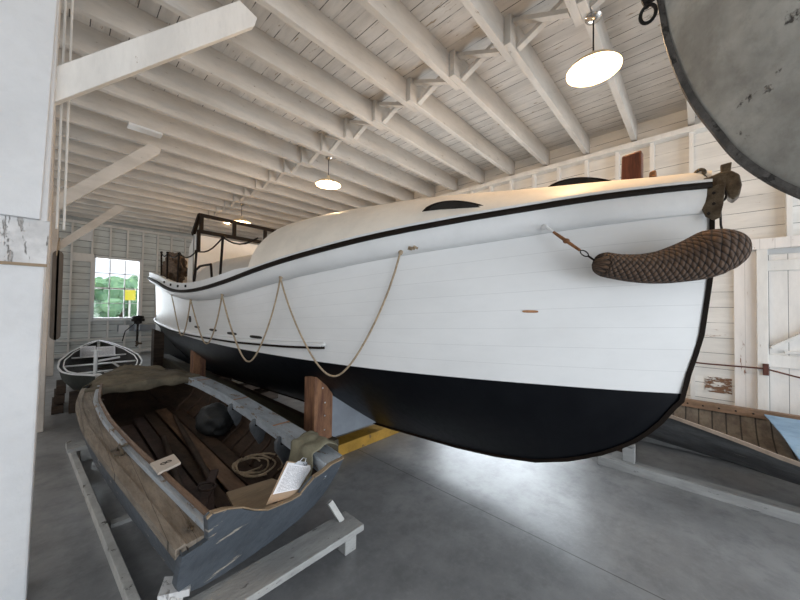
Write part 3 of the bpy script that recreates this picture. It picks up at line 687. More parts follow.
bm = new(); c = edge(4.45, -.06, .12, 1); tube(bm, [c+V((0,.35,0)), c+V((0,.30,.16)), c+V((0,.12,.20)), c+V((0,-.30,.19)), c+V((0,-.35,.02))], .014, 8); obj('grab_rail', bm, M['dark'], boat, smoothf=True)
# ---------------------------------------------------------------- things on the lifeboat
def lump(center, rad, amp=.3, fr=3, seed=0, sub=4):
    bm = new(); ball(bm, (0,0,0), 1, sub)
    for v in bm.verts:
        n = noise.noise(v.co*fr+V((seed,0,0)))*amp+noise.noise(v.co*fr*3+V((seed,5,0)))*amp*.4; v.co *= 1+n
        v.co = V((v.co.x*rad[0], v.co.y*rad[1], v.co.z*rad[2]))+V(center)
    return bm
c = edge(7.6, -.34, .26, 1)
bm = lump(c, (.18,.48,.30), .42, 2.9, 3)
o = obj('netting_bundle', bm, M['net'], smoothf=True); tag(o, 'bundle of brown netting piled behind the stanchions at the lifeboat stern', 'net')
# braided bow fender slung under the stemhead
t = thing('bow_fender', (2.72, -.15, 1.9), 'thick braided brown rope fender slung across the lifeboat bow', 'fender')
cl = [(599,263,2.50,5),(600.5,264,2.50,12),(606,265,2.53,15.5),(620,267.5,2.58,16),(640,269,2.65,18),(660,268,2.72,20.5),(680,264,2.78,24),(700,258.5,2.83,28),(716,254.5,2.86,29.5),(730,251,2.90,26.5),(741,249,2.94,20),(747,248.5,2.96,13),(750,248,2.97,4)]
pts, rr = [], []
for px, py, X, wpx in cl:
    q = atx(px, py, X-.16); pts.append(q); rr.append((q-CAM).dot(fw)/F*wpx*.80)
# resample smoothly
def resample(pts, rr, n):
    P = [pts[0]*2-pts[1]]+pts+[pts[-1]*2-pts[-2]]; Rr = [rr[0]]+rr+[rr[-1]]; out, ro = [], []
    m = len(pts)-1
    for i in range(n+1):
        s = i/n*m; k = min(int(s), m-1); f_ = s-k; a, b, c_, d = P[k:k+4]
        out.append(.5*((2*b)+(c_-a)*f_+(2*a-5*b+4*c_-d)*f_*f_+(3*b-a-3*c_+d)*f_**3)); ro.append(Rr[k+1]+(Rr[k+2]-Rr[k+1])*f_)
    return out, ro
for i in range(len(pts)): pts[i] = pts[i]+(V((0,.022,.012)) if i > 7 else V((0,.008,.004)))
P_, R_ = resample(pts, rr, 60)
bm = new(); n = 40; rows = []; prev = V((0,0,1)); acc = 0; us = []
for i, p in enumerate(P_):
    d = (P_[min(i+1, 60)]-P_[max(i-1, 0)]).normalized(); s = d.cross(V((0,0,1))).normalized(); u = s.cross(d)
    if i: acc += (P_[i]-P_[i-1]).length
    us.append(acc); rows.append([p+(s*math.cos(2*math.pi*k/n)+u*math.sin(2*math.pi*k/n))*R_[i] for k in range(n)])
vr = [[bm.verts.new(q) for q in r] for r in rows]; L = bm.loops.layers.uv.verify()
for i in range(60):
    for k in range(n):
        f_ = bm.faces.new((vr[i][k], vr[i][(k+1)%n], vr[i+1][(k+1)%n], vr[i+1][k]))
        for l, (a, b) in zip(f_.loops, ((i,k),(i,k+1),(i+1,k+1),(i+1,k))): l[L].uv = (us[a]/1.05, b/n)
bm.faces.new(vr[0][::-1]); bm.faces.new(vr[-1]); obj('braided_body', bm, M['braid'], t, smoothf=True)
e0 = pts[0]; an = side_hit(547, 227); an = CAM+(aty(546,227,an.y)-CAM)*.955
bm = new(); l1 = an.lerp(e0, .15); l2 = an.lerp(e0, .68); tube(bm, [l1, l1.lerp(l2, .45), l1.lerp(l2, .55), l2], [.009,.012,.011,.009]); ball(bm, l1.lerp(l2, .5), (.022,.022,.018), 2); obj('lashing', bm, M['leather'], t, smoothf=True)
bm = new(); tube(bm, [an+V((.02,.0,0)), an+V((-.005,.012,.012)), an+V((-.01,-.005,-.005)), l1], .009); ball(bm, an+V((0,.01,.0)), (.016,.026,.024), 2); obj('white_cord_knot', bm, M['wwhite'], t, smoothf=True)
bm = new()
c = l2.lerp(e0, .25); dd = (e0-l2).normalized(); uu = V((0,0,1)); uu = (uu-dd*uu.dot(dd)).normalized()
tube(bm, [c+dd*.022*math.cos(a)*1.3+uu*.014*math.sin(a) for a in [2*math.pi*k/14 for k in range(14)]], .004, 6, closed=True); tube(bm, [c+dd*.025, e0], .007, 6); obj('shackle', bm, M['iron'], t, smoothf=True)
q = V((sx, -.185, 2.40)); g2 = atx(723, 226, sx-.06)
bm = new(); qs = V((sx-.05, g2.y, 2.36))
tube(bm, [qs+V((0,.016*math.cos(a),.035*math.sin(a))) for a in [2*math.pi*k/14 for k in range(14)]], .006, 6, closed=True)
tube(bm, [qs+V((0,.0,-.03)), qs+V((0,.012,-.06)), g2+V((0,.01,.01)), g2+V((0,0,-.06))], .007, 6); obj('hook', bm, M['iron'], t, smoothf=True)
#PART4

# ================================================================ CRADLE UNDER THE LIFEBOAT
t = thing('boat_cradle', (2.4, 4, 0), 'timber cradle of posts and long beams propping up the lifeboat', 'cradle')
def cpost(x0, x1, y0, y1, z0, zl, zr, mat, lab=None):
    bm = new(); hexa(bm, [(x0,y0,z0),(x1,y0,z0),(x1,y1,z0),(x0,y1,z0),(x0,y0,zl),(x1,y0,zr),(x1,y1,zr),(x0,y1,zl)])
    o = obj('cradle_post', bm, mat, t, bevel=.006)
    if lab: o['label'] = lab
    return o
bm = new(); prism(bm, [(1.74,2.75,.12),(1.955,2.75,.12),(1.955,2.75,.70),(1.80,2.75,.90),(1.74,2.75,.90)], (0,.19,0)); cp = obj('cradle_post', bm, M['timber'], t, bevel=.006)
cp['label'] = 'red-brown cradle post with a row of bolts'
for z in (.36,.50,.63,.78):
    bm = new(); ball(bm, (1.86-(.03 if z > .7 else 0), 2.747, z), (.010,.005,.010), 1); b = obj('bolt', bm, M['steel'], cp); b.location = (0,0,0)
cpost(1.56, 1.74, 6.1, 6.3, .12, .86, .76, M['timber']); cpost(1.56, 1.76, 9.3, 9.6, .12, 1.0, .9, M['darkwood'])
cpost(3.45, 3.64, 2.75, 2.94, .12, .70, .90, M['timber']); cpost(3.1, 3.3, 6.1, 6.3, .12, .76, .86, M['timber'])
bm = new(); prism(bm, [(1.955,2.86,.70),(2.30,2.86,.455),(2.68,2.86,.255),(2.68,2.86,.20),(1.955,2.86,.20)], (0,.02,0)); o = obj('shaped_panel', bm, M['ply'], t); o['label'] = 'grey-blue plywood panel cut to the hull curve'
bm = new(); box(bm, 1.98, 3.7, 2.80, 2.99, .0, .12); o = obj('cross_beam', bm, M['yellow'], t, bevel=.005); o['label'] = 'yellow painted cross beam'
for y in (6.1, 9.35): bm = new(); box(bm, 1.4, 3.5, y, y+.2, 0, .12); obj('cross_beam', bm, M['darkwood'], t, bevel=.005)
bm = new(); box(bm, 1.70, 1.975, 2.66, 2.98, 0, .26); obj('end_block', bm, M['olive'], t, bevel=.006)
bm = new(); box(bm, 1.74, 1.98, 3.0, 9.9, .12, .31); obj('long_beam', bm, M['olive'], t, bevel=.008)
bm = new(); box(bm, 2.2, 2.36, 3.3, 9.9, .0, .12); obj('long_beam', bm, M['darkwood'], t, bevel=.008)
for y in (3.6, 5.3, 7.0): bm = new(); box(bm, AX(y)-.15, AX(y)+.15, y, y+.3, 0, .15); obj('keel_block', bm, M['darkwood'], t, bevel=.006)

# ================================================================ GREY OPEN BOAT IN THE FOREGROUND
gb = thing('open_rowing_boat', (.8, 3.5, .2), 'worn slate grey open wooden boat with side decks, bow under canvas', 'boat')
LT = [(1.53,.37),(2.1,.31),(2.8,.235),(3.5,.17),(4.2,.15),(4.8,.21),(5.3,.36),(5.65,.53),(5.85,.68)]
RT = [(1.73,1.32),(2.3,1.365),(3,1.39),(3.8,1.385),(4.5,1.32),(5.0,1.20),(5.4,1.03),(5.7,.85),(5.85,.70)]
def gz_(Y): return smooth(Y, [1.5,3,4.2,5.2,5.9], [.595,.605,.65,.70,.725], .3)
def GL(t_): Y = 1.53+4.32*t_; return V((smooth(Y, [a for a, b in LT], [b for a, b in LT], .12*min(1,(1-t_)*8,t_*8)), Y, gz_(Y)))
def GR(t_): Y = 1.73+4.12*t_; return V((smooth(Y, [a for a, b in RT], [b for a, b in RT], .12*min(1,(1-t_)*8,t_*8)), Y, gz_(Y)))
NT = 40; TT = [i/NT for i in range(NT+1)]
def hrow(t_, inset=0):
    a, b = GL(t_), GR(t_); w_ = (b-a).normalized() if (b-a).length > 1e-3 else V((1,0,0)); c = (a+b)/2
    wd = (b-a).length; zc = interp(t_, [0,.6,1], [.33,.36,.55])+inset; zkk = interp(t_, [0,.5,.85,1], [.215,.20,.27,.50])+inset
    k = min(1, wd/.4)
    a2 = a+w_*inset; b2 = b-w_*inset
    A = [a2, a2+w_*.012*k-V((0,0,(a.z-zc)*.5)), V((a2.x+.05*k, a2.y+.02*k, zc)), V((a2.x+.17*k*min(1, wd/.8), a2.y+.05*k, zc-(zc-zkk)*.62)), V((a2.x*.6+c.x*.4, a2.y*.6+c.y*.4, zkk+.015))]
    B = [b2, b2-w_*.012*k-V((0,0,(a.z-zc)*.5)), V((b2.x-.05*k, b2.y, zc)), V((b2.x-.17*k*min(1, wd/.8), b2.y, zc-(zc-zkk)*.62)), V((b2.x*.6+c.x*.4, b2.y*.6+c.y*.4, zkk+.015))]
    Q = A+[V((c.x, c.y, zkk))]+B[::-1]; rk = max(0, 1-t_*5)*.55
    for q in Q: q.y += rk*max(0, .595-q.z)
    return Q
bm = new(); grid(bm, [hrow(t_) for t_ in TT]); obj('hull_planking', bm, M['slate'], gb, smoothf=True)
bm = new(); grid(bm, [hrow(t_, .025) for t_ in TT[:-2]]); obj('inside_planking', bm, M['inner'], gb, smoothf=True)
# transom with its scalloped top
TL, TR = GL(0), GR(0); td = (TR-TL).normalized()
def tp(f_, z, off=0):
    p = TL+(TR-TL)*f_; rake = (.595-z)*.55; return V((p.x+.0, p.y+rake+off, z))
def tplane(px, py):       # where a sight line meets the raked transom plane
    z = .6
    for _ in range(60):
        q = atz(px, py, z); f_ = (q.x-TL.x)/(TR.x-TL.x); e = TL.y+(TR.y-TL.y)*f_+(.595-z)*.55-q.y; z += -e*-.25 if False else 0
        # sight line runs forward as z falls: move z until the point lies on the plane
        z = z-e*.35
    q = atz(px, py, z); return ((q.x-TL.x)/(TR.x-TL.x), z)
top = [(0,.575),(.105,.585)]+[tplane(*q) for q in ((207,518),(212,513),(225,509),(240,507.5),(252,510),(266,510),(278,505),(290,500),(300,494),(307,485),(314,477),(323,471),(331,464),(342,458.5))]+[(1.0,.60)]
bot = [(.995,.50),(.965,.40),(.93,.33),(.86,.275),(.75,.235),(.6,.215),(.5,.212),(.4,.215),(.25,.23),(.14,.255),(.07,.29),(.03,.33),(.005,.40)]
bm = new(); prism(bm, [tp(a, z, -.012) for a, z in top+bot], (-.008,.035,0)); obj('transom', bm, M['slate'], gb, bevel=.003)
bm = new()
for (a, z), (a2, z2) in zip(top[2:], top[3:]): bar(bm, tp(a, z+.001, .004), tp(a2, z2+.001, .004), .030, .006)
o = obj('transom_edge', bm, M['tan'], gb); o['label'] = 'bare wood top edge of the transom'
# side decks and coamings
DW = .13
def inn(G, sg, t_, w_, dz): p = G(t_); wx = sg*w_*min(1, (1-t_)*6); return V((p.x+wx, p.y+wx*.21*max(0, 1-8*t_), p.z+dz))
for G, sg, mt_, lab in ((GL, 1, 'deckwood', 'side deck worn to bare wood'), (GR, -1, 'palewood', 'side deck in flaking pale grey')):
    T_ = [.006]+[x for x in TT if 0 < x <= .76]
    bm = new(); grid(bm, [[inn(G, sg, x, -.012, .004), inn(G, sg, x, -.012, -.02), inn(G, sg, x, DW, -.02), inn(G, sg, x, DW, .004)] for x in T_], close=True); pass
    o = obj('side_deck', bm, M[mt_], gb, bevel=.002); o['label'] = lab
    if sg == 1:
        bm = new(); grid(bm, [[inn(G, sg, x, DW-.03, .002), inn(G, sg, x, DW+.004, .002), inn(G, sg, x, DW+.004, .022), inn(G, sg, x, DW-.022, .022)] for x in T_], close=True); pass; obj('coaming_ledge', bm, M['palewood'], gb)
        bm = new(); grid(bm, [[inn(G, sg, x, DW+.004, -.06), inn(G, sg, x, DW+.022, -.06), inn(G, sg, x, DW+.022, .042), inn(G, sg, x, DW+.004, .042)] for x in T_], close=True); pass; obj('coaming', bm, M['redwood'], gb)
        bm = new(); grid(bm, [[inn(G, sg, x, -.016, -.035), inn(G, sg, x, .022, -.001), inn(G, sg, x, .022, .012), inn(G, sg, x, -.016, .006)] for x in T_], close=True); pass; obj('gunwale_moulding', bm, M['deckwood'], gb)
    else:
        bm = new(); grid(bm, [[inn(G, sg, x, DW, -.075), inn(G, sg, x, DW+.015, -.075), inn(G, sg, x, DW+.015, .01), inn(G, sg, x, DW, .01)] for x in T_], close=True); pass; obj('coaming', bm, M['palewood'], gb)
        for x in (.20, .42, .66):
            p = inn(G, sg, x, DW+.01, .012); q = inn(G, sg, x, 0, .012); bm = new(); bar(bm, p, q, .012, .004); o = obj('deck_strap', bm, M['copper'], gb); o['label'] = 'rusty strap across the side deck'
# ribs and knees on the right inside
for i, x in enumerate([.10+.052*k for k in range(13)]):
    r = hrow(x, .032); bm = new(); pts = [r[10]-V((0,0,.03)), r[9], r[8], r[7], r[6]]
    P2, _ = resample(pts, [1]*5, 12); tube(bm, P2, .012, 6); obj('rib', bm, M['rib'], gb, smoothf=True)
for x in (.16, .285, .42):
    p = inn(GR, -1, x, DW+.005, -.03); bm = new()
    prism(bm, [p+V((dx, 0, dz)) for dx, dz in ((.12,.0),(-.03,.0),(-.055,-.04),(-.05,-.10),(-.01,-.17),(.03,-.24),(.07,-.28),(.12,-.28))], (0,.035,0)); k_ = obj('knee', bm, M['knee'], gb, bevel=.006)
    bm = new(); ball(bm, p+V((-.005,-.002,-.05)), (.014,.004,.014), 2); b = obj('knee_hole', bm, M['iron'], k_); b.location = (0,0,0)
# bottom boards, stern plank, loose side timbers
for i, (x0, x1, y0, y1, mm) in enumerate(((.62,.72,1.95,4.6,'darkred'),(.735,.83,2.2,4.7,'inner'),(.86,.97,2.1,4.8,'redwood'),(.985,1.10,2.3,4.6,'inner'),(.50,.60,2.2,4.4,'darkred'))):
    bm = new(); hexa(bm, [(x0,y0,.275),(x1,y0,.275),(x1-.02,y1,.30),(x0-.02,y1,.30),(x0,y0,.29),(x1,y0,.29),(x1-.02,y1,.315),(x0-.02,y1,.315)]); obj('bottom_board', bm, M[mm], gb, bevel=.003)
c4 = [atz(px, py, .43) for px, py in ((226,492),(272,478),(290,484),(262,516),(238,516))]
bm = new(); prism(bm, c4, (0,0,-.02)); obj('stern_seat', bm, M['tan'], gb, bevel=.004)
for a, b, w_, lab in (((.56,2.2,.34),(.72,3.7,.34),.05,'long dark spar lying nearest the left side deck of the grey boat'),((.78,2.5,.33),(.93,4.3,.34),.045,'long dark spar lying along the middle of the grey boat floor')):
    bm = new(); tube(bm, [V(a), V(a).lerp(V(b), .5), V(b)], [w_*.5, w_*.55, w_*.4], 10)
    tag(obj('wooden_spar', bm, M['darkwood'], smoothf=True), lab, 'spar', 'spars in the grey boat')
bm = new(); hexa(bm, [(.55,1.98,.33),(.63,1.96,.33),(.78,2.50,.35),(.70,2.52,.35),(.55,1.98,.355),(.63,1.96,.355),(.78,2.50,.375),(.70,2.52,.375)]); tag(obj('loose_slat', bm, M['darkred'], bevel=.003), 'dark red-brown slat lying loose on the stern floor of the grey boat', 'board')
bm = new(); c = V((.70,2.35,.40)); tube(bm, [c+V((.05*math.cos(a), .07*math.sin(a), .004*a)) for a in [k*.4 for k in range(15)]], .008, 6); bar(bm, c+V((-.1,-.2,-.03)), c+V((.12,.25,-.02)), .05, .02)
tag(obj('leather_strap', bm, M['darkred'], smoothf=True), 'dark strap curled in the stern of the grey boat', 'strap')
# rusty fittings on the left side deck
for px, py, lab in ((97,404,'a'),(119,452,'b'),(190,528,'c')):
    q = atz(px, py, .61); o = thing('deck_cleat', (q.x, q.y, .605), '', 'cleat'); del o['label']; del o['category']; o['part'] = 1
    bpy.data.objects.remove(o)
    bm = new(); q.z = .612
    if lab == 'c': ball(bm, q, (.016,.016,.006), 2); bar(bm, q+V((0,-.02,.004)), q+V((0,.04,.012)), .01, .012)
    else:
        bar(bm, q+V((-.035,.05,.0)), q+V((.05,.03,.03)), .018, .012); tube(bm, [q+V((0,.03,0)), q+V((0,.01,.035)), q+V((.005,-.05,.03)), q+V((.01,-.08,.0))], .009, 6); bar(bm, q+V((-.03,-.05,.0)), q+V((.03,-.06,.004)), .02, .006)
    obj('rusty_fitting', bm, M['bronze'], gb)
# small wooden block with a mark, laid across the coaming
t = thing('wooden_tally', (.5, 2.46, .64), 'small pale wooden tally board with dark oval mark on the left coaming', 'board')
c = [atz(px, py, .652) for px, py in ((150,463),(174,453.5),(181,462),(158,473))]
bm = new(); prism(bm, c, (0,0,-.015)); obj('tally_board', bm, M['tin'] if False else M['postfar'], t, bevel=.003)
bm = new(); m_ = (c[0]+c[1]+c[2]+c[3])/4; u_ = (c[1]-c[0])*.5
for s in (-.22, .22): tube(bm, [m_+u_*s+V((.014*math.cos(a), .012*math.sin(a), .001)) for a in [2*math.pi*k/12 for k in range(12)]], .0022, 5, closed=True)
obj('carved_mark', bm, M['iron'], t)
# dark bag with a handle, rope coil
bm = lump((1.12,3.62,.42), (.16,.24,.16), .18, 1.8, 11); tag(obj('canvas_bag', bm, M['bag'], smoothf=True), 'black canvas bag slumped against the right side inside the grey boat', 'bag')
bm = new()
for j in range(4):
    a0 = j*1.7; r0 = .10+.02*j; tube(bm, [(1.06+.02*j+r0*math.cos(a0+a), 2.62-.03*j+r0*1.25*math.sin(a0+a), .33+.006*j+.008*math.sin(3*a+j)) for a in [k*.3 for k in range(20)]], .007, 6)
tag(obj('rope_coil', bm, M['rope'], smoothf=True), 'loose coil of thin rope on the floor of the grey boat near the knees', 'rope')
# canvas over the bow
bm = new(); rows = []
for i in range(49):
    s = i/48; tt = .715+.285*s
    a, b = GL(min(tt, 1)), GR(min(tt, 1)); c = (a+b)/2; r = []
    out = .012; dr = .05+.03*noise.noise(V((i*.5,0,0)))
    if tt > .985: out *= 1
    w_ = (b-a); w_ = w_.normalized() if w_.length > .03 else V((1,0,0))
    y2 = .05*max(0, (tt-.93)/.07)
    for j in range(61):
        f_ = j/60
        if f_ < .1: p = a-w_*out-V((0,0,dr*(1-f_/.1)))
        elif f_ > .9: p = b+w_*out-V((0,0,dr*((f_-.9)/.1)))
        else:
            g_ = (f_-.1)/.8; p = (a-w_*out*.6).lerp(b+w_*out*.6, g_)+V((0,0,-.004+.04*math.sin(math.pi*g_)**.6*min(1, (b-a).length/.6)))
            p.z -= .0
        wr_ = noise.noise(V((p.x*6, p.y*3, 1)))*.022+(.25-abs(noise.noise(V((p.x*2.2+p.y, p.y*10+p.x*3, 3)))))*.075
        p = p+V((wr_*.5, y2, wr_ if .1 < f_ < .9 else 0))
        r.append(p)
    if i == 0:      # hanging front hem
        hem = [p+V((0,-.02+.012*noise.noise(V((j*.25,7,0))),-(.10+.05*noise.noise(V((j*.15,2,0))))*math.sin(math.pi*min(1,max(0,(j-4)/52)))**.4 if 4 < j < 56 else 0)) for j, p in enumerate(r)]
        rows.append(hem); rows.append([p+V((0,-.015,-.01)) for p in r])
    rows.append(r)
grid(bm, rows); tag(obj('canvas_cover', bm, M['canvas'], smoothf=True, solid=.006), 'wrinkled brown canvas stretched over the bow of the grey boat', 'cover')
# clipboard and cloth on the stern quarter
t = thing('clipboard', (.97, 1.72, .5), 'clipboard with a printed sheet leaning inside the grey boat transom', 'clipboard')
K = [aty(287,461,1.86), aty(314,465,1.86), aty(295,496,1.735), aty(266,505,1.715)]
nrm = (K[1]-K[0]).cross(K[3]-K[0]).normalized()
if nrm.y > 0: nrm = -nrm
bm = new(); prism(bm, K, -nrm*.004); obj('backing_board', bm, M['clipb'], t)
bm = new(); s0 = [K[0].lerp(K[3], .04).lerp(K[1].lerp(K[2], .04), .04), K[1].lerp(K[2], .04).lerp(K[0].lerp(K[3], .04), .04), K[1].lerp(K[2], .80).lerp(K[0].lerp(K[3], .80), .04), K[0].lerp(K[3], .80).lerp(K[1].lerp(K[2], .80), .04)]
vs_ = [bm.verts.new(q+nrm*.006) for q in s0]; f_ = bm.faces.new(vs_); L = bm.loops.layers.uv.verify()
for l, u_ in zip(f_.loops, ((0,1),(1,1),(1,0),(0,0))): l[L].uv = u_
obj('printed_sheet', bm, M['text'], t)
m_ = K[0].lerp(K[1], .5); e_ = (K[1]-K[0]); dn = (K[3]-K[0]).normalized()
bm = new(); prism(bm, [m_-e_*.25+dn*.018+nrm*.004, m_+e_*.25+dn*.018+nrm*.004, m_+e_*.16-dn*.004+nrm*.012, m_-e_*.16-dn*.004+nrm*.012], nrm*.004)
tube(bm, [m_-e_*.10-dn*.004+nrm*.01, m_-e_*.06-dn*.028+nrm*.02, m_+e_*.06-dn*.028+nrm*.02, m_+e_*.10-dn*.004+nrm*.01], .003, 6); obj('spring_clip', bm, M['steel'], t)
cc = [(-.02,0)]
bm = new(); rows = []
A0, B0_ = V((1.15,2.02,.64)), V((1.33,2.10,.63))
for i in range(24):
    s = i/23; r = []
    # over the side deck, then hanging down inside
    if s < .45: q = s/.45; cx = 1.36-.20*q; cy = 1.97; cz = .628+.035*math.sin(math.pi*q)
    else: q = (s-.45)/.55; cx = 1.16-.10*q; cy = 1.97-.03*q; cz = .63-.34*q
    for j in range(18):
        f_ = j/17-.5; w_ = .27 if s < .45 else .27-.06*(s-.45)/.55
        p = V((cx, cy+f_*w_, cz)); p += V((noise.noise(p*11)*.02, noise.noise(p*9+V((4,0,0)))*.02, (noise.noise(p*12+V((0,8,0))))*.032+.014)); r.append(p)
    rows.append(r)
grid(bm, rows); tag(obj('cloth', bm, M['green'], smoothf=True, solid=.006), 'crumpled olive cloth draped over the right quarter of the grey boat', 'cloth')

# ================================================================ TRESTLE UNDER THE GREY BOAT
t = thing('boat_trestle', (.9, 2.4, 0), 'pale grey chipped wooden trestle the grey boat stands on', 'trestle')
for y, mm in ((1.62, 'trest'), (4.5, 'trest')):
    bm = new(); box(bm, .36 if y < 2 else .1, 1.42, y, y+.2, .125, .165); obj('cross_beam', bm, M[mm], t, bevel=.004)
    for x in ((1.30, .40) if y < 2 else (1.35, .2)): bm = new(); box(bm, x, x+.09, y+.04, y+.16, 0, .125); obj('foot_block', bm, M[mm], t, bevel=.004)
bm = new(); bar(bm, (.31,1.62,.02), (.39,1.69,.32), .05, .045, (0,1,0)); obj('strut', bm, M['trest2'], t)
bm = new(); hexa(bm, [tuple(q) for q in (V((.325,1.70,.315)),V((.43,1.645,.315)),V((.46,1.72,.315)),V((.37,1.80,.315)),V((.325,1.70,.345)),V((.43,1.645,.345)),V((.46,1.72,.345)),V((.37,1.80,.345)))]); o = obj('bearer_pad', bm, M['postpeel'], t); o['label'] = 'white flaking bearer pad'
bm = new(); bar(bm, (1.34,1.76,.16), (1.27,1.80,.30), .035, .03, (0,1,0)); obj('strut', bm, M['trest2'], t)
a, b = atz(66,445,.06), atz(140,610,.06)
bm = new(); bar(bm, (a.x+.02, a.y+.1, .035), (b.x, b.y-.1, .035), .045, .07); obj('floor_rail', bm, M['trest2'], t, bevel=.004)
for y, x in ((3.05, .30), (4.6, .2)):
    bm = new(); box(bm, x, 1.3, y, y+.06, 0, .03); obj('floor_batten', bm, M['trest'], t)

# ================================================================ SMALL WHITE-RIMMED BOAT BY THE FAR WALL
t = thing('dinghy', (.55, 8, .2), 'small dark boat with white rims standing beneath the far window', 'boat')
DYS = [6.0+.1*k for k in range(39)]
def dh(Y): return max(.012, smooth(Y, [6.0,6.25,6.6,7.1,7.8,8.6,9.2,9.6,9.8], [.08,.31,.44,.50,.51,.41,.26,.12,.01], .1))
def dx(Y): return .48+.045*(Y-6)
def dz(Y): return smooth(Y, [6,7,8,9,9.8], [.60,.60,.62,.68,.76], .3)
def drow(Y, ins=0):
    h = max(.005, dh(Y)-ins); x = dx(Y); z = dz(Y); zb = smooth(Y, [6,6.4,9.2,9.8], [.40,.26,.26,.55], .2)+ins
    return [V((x-h, Y, z)), V((x-h*.93, Y, z*.55+zb*.45)), V((x-h*.72, Y, zb+.07)), V((x-h*.35, Y, zb+.01)), V((x, Y, zb)), V((x+h*.35, Y, zb+.01)), V((x+h*.72, Y, zb+.07)), V((x+h*.93, Y, z*.55+zb*.45)), V((x+h, Y, z))]
bm = new(); grid(bm, [drow(Y) for Y in DYS]); obj('hull', bm, M['dinghy'], t, smoothf=True)
bm = new(); grid(bm, [drow(Y, .02) for Y in DYS[1:-1]]); obj('inside', bm, M['blackhull'], t, smoothf=True)
for w0, w1, nm in ((-.012, .010, 'outer_gunwale'), (.05, .064, 'inner_gunwale')):
    bm = new()
    for s in (1, -1): grid(bm, [[V((dx(Y)+s*max(.002, dh(Y)-a), Y, dz(Y)+b)) for a, b in ((w0,0),(w1,0),(w1,.014),(w0,.014))] for Y in DYS], close=True)
    obj(nm, bm, M['whitegun'], t)
for Y in (6.9, 7.7, 8.5):
    bm = new(); box(bm, dx(Y)-dh(Y)+.03, dx(Y)+dh(Y)-.03, Y, Y+.05, dz(Y)-.10, dz(Y)-.08); obj('thwart', bm, M['whitegun'], t)
for px, lab in ((88, 'printed sheet standing left inside the small dark boat'), (106, 'printed sheet standing right inside the small dark boat')):
    Y = 9.0; q = aty(px, 351.5, Y); bm = new(); a = .115 if px < 100 else .145
    vs_ = [bm.verts.new(V((q.x+sx_*a, Y+.05*sz_, q.z+sz_*.10))) for sx_, sz_ in ((-1,1),(1,1),(1,-1),(-1,-1))]; f_ = bm.faces.new(vs_); L = bm.loops.layers.uv.verify()
    for l, u_ in zip(f_.loops, ((0,1),(1,1),(1,0),(0,0))): l[L].uv = u_
    tag(obj('information_sheet', bm, M['text'], solid=.004), lab, 'sign', 'sheets in the small boat')
q = aty(95, 377, 6.35)
t2 = thing('hand_pump', (q.x, 6.35, .5), 'white upright pump with a round foot in the small boat', 'pump')
bm = new(); lathe(bm, [(0,.0),(.10,.0),(.10,.02),(.06,.05),(.02,.06),(0,.06)], (q.x, 6.35, q.z-.01), 20); obj('pump_foot', bm, M['wwhite'], t2, smoothf=True)
bm = new(); tube(bm, [(q.x, 6.35, q.z+.04), (q.x, 6.35, q.z+.38)], .022, 10); tube(bm, [(q.x-.05, 6.35, q.z+.38), (q.x+.06, 6.35, q.z+.38)], .015, 8); obj('pump_barrel', bm, M['wwhite'], t2, smoothf=True)
for px, py, px2, py2, z0 in ((112,362,127,372,.6),(98,361,120,357,.62),(104,372,135,368,.58)):
    a, b = aty(px, py, 7.4), aty(px2, py2, 7.4); bm = new(); bar(bm, a, b, .025, .03)
    tag(obj('boat_fitting', bm, M['whitegun']), {112:'white angled bar nearest the right rim of the small dark boat',98:'white upper bar across the middle of the small dark boat',104:'white lower bar across the small dark boat'}[px], 'fitting')
bm = new(); box(bm, .15, .85, 6.6, 6.7, 0, .30); box(bm, .2, .85, 8.7, 8.8, 0, .30); box(bm, .28, .34, 6.4, 9, 0, .06); box(bm, .7, .76, 6.4, 9, 0, .06)
tag(obj('low_stand', bm, M['darkwood']), 'low dark timber stand carrying the small white-rimmed boat', 'stand')
for k in range(3): bm = new(); box(bm, -.02+.02*k, .10+.01*k, 6.7+.05*k, 7.4, .0+.13*k, .11+.13*k); tag(obj('dark_timber_block', bm, M['darkwood'], bevel=.004), ['lowest','middle','topmost'][k]+' dark timber stacked left of the small boat', 'timber', 'dark timbers left of the small boat')
# outboard motor on its bracket
bm = new(); box(bm, 1.28, 2.5, YF-.16, YF-.09, .72, .92); box(bm, 1.66, 1.74, YF-.40, YF-.16, .72, .92)
tag(obj('motor_bracket', bm, M['ply']), 'grey board fixed low on the far wall carrying the motor', 'bracket')
bm = new(); box(bm, 1.30, 1.55, YF-.18, YF-.165, .66, .92); tag(obj('notice', bm, M['wwhite']), 'white card on the far wall just left of the outboard motor', 'sign')
t = thing('outboard_motor', (1.72, 12.72, .4), 'old dark outboard motor hung on the far wall below the window', 'motor')
ox, oy = 1.72, 12.72
bm = new(); lathe(bm, [(0,1.22),(.13,1.21),(.15,1.17),(.14,1.13),(.07,1.11),(.10,1.06),(.10,.98),(.05,.95),(0,.95)], (ox, oy, 0), 24); bar(bm, (ox-.16,oy,1.08), (ox+.16,oy,1.08), .09, .08); obj('powerhead', bm, M['iron'], t, smoothf=True)
bm = new(); tube(bm, [(ox, oy, .98), (ox-.01, oy, .40)], .028, 10); ball(bm, (ox, oy, .36), (.045,.10,.05), 2); obj('drive_leg', bm, M['iron'], t, smoothf=True)
bm = new()
for k in range(3): a = k*2.09; bar(bm, (ox, oy-.10, .36), (ox+.1*math.cos(a), oy-.12, .36+.1*math.sin(a)), .06, .008, (0,1,0))
obj('propeller', bm, M['bronze'], t)
bm = new(); tube(bm, [(ox-.05, oy, 1.0), (ox-.30, oy-.05, .75), (ox-.36, oy-.05, .45)], .013, 8); obj('tiller', bm, M['iron'], t)
bm = new(); box(bm, ox-.05, ox+.05, oy+.02, 12.80, .78, .99); obj('clamp', bm, M['steel'], t)

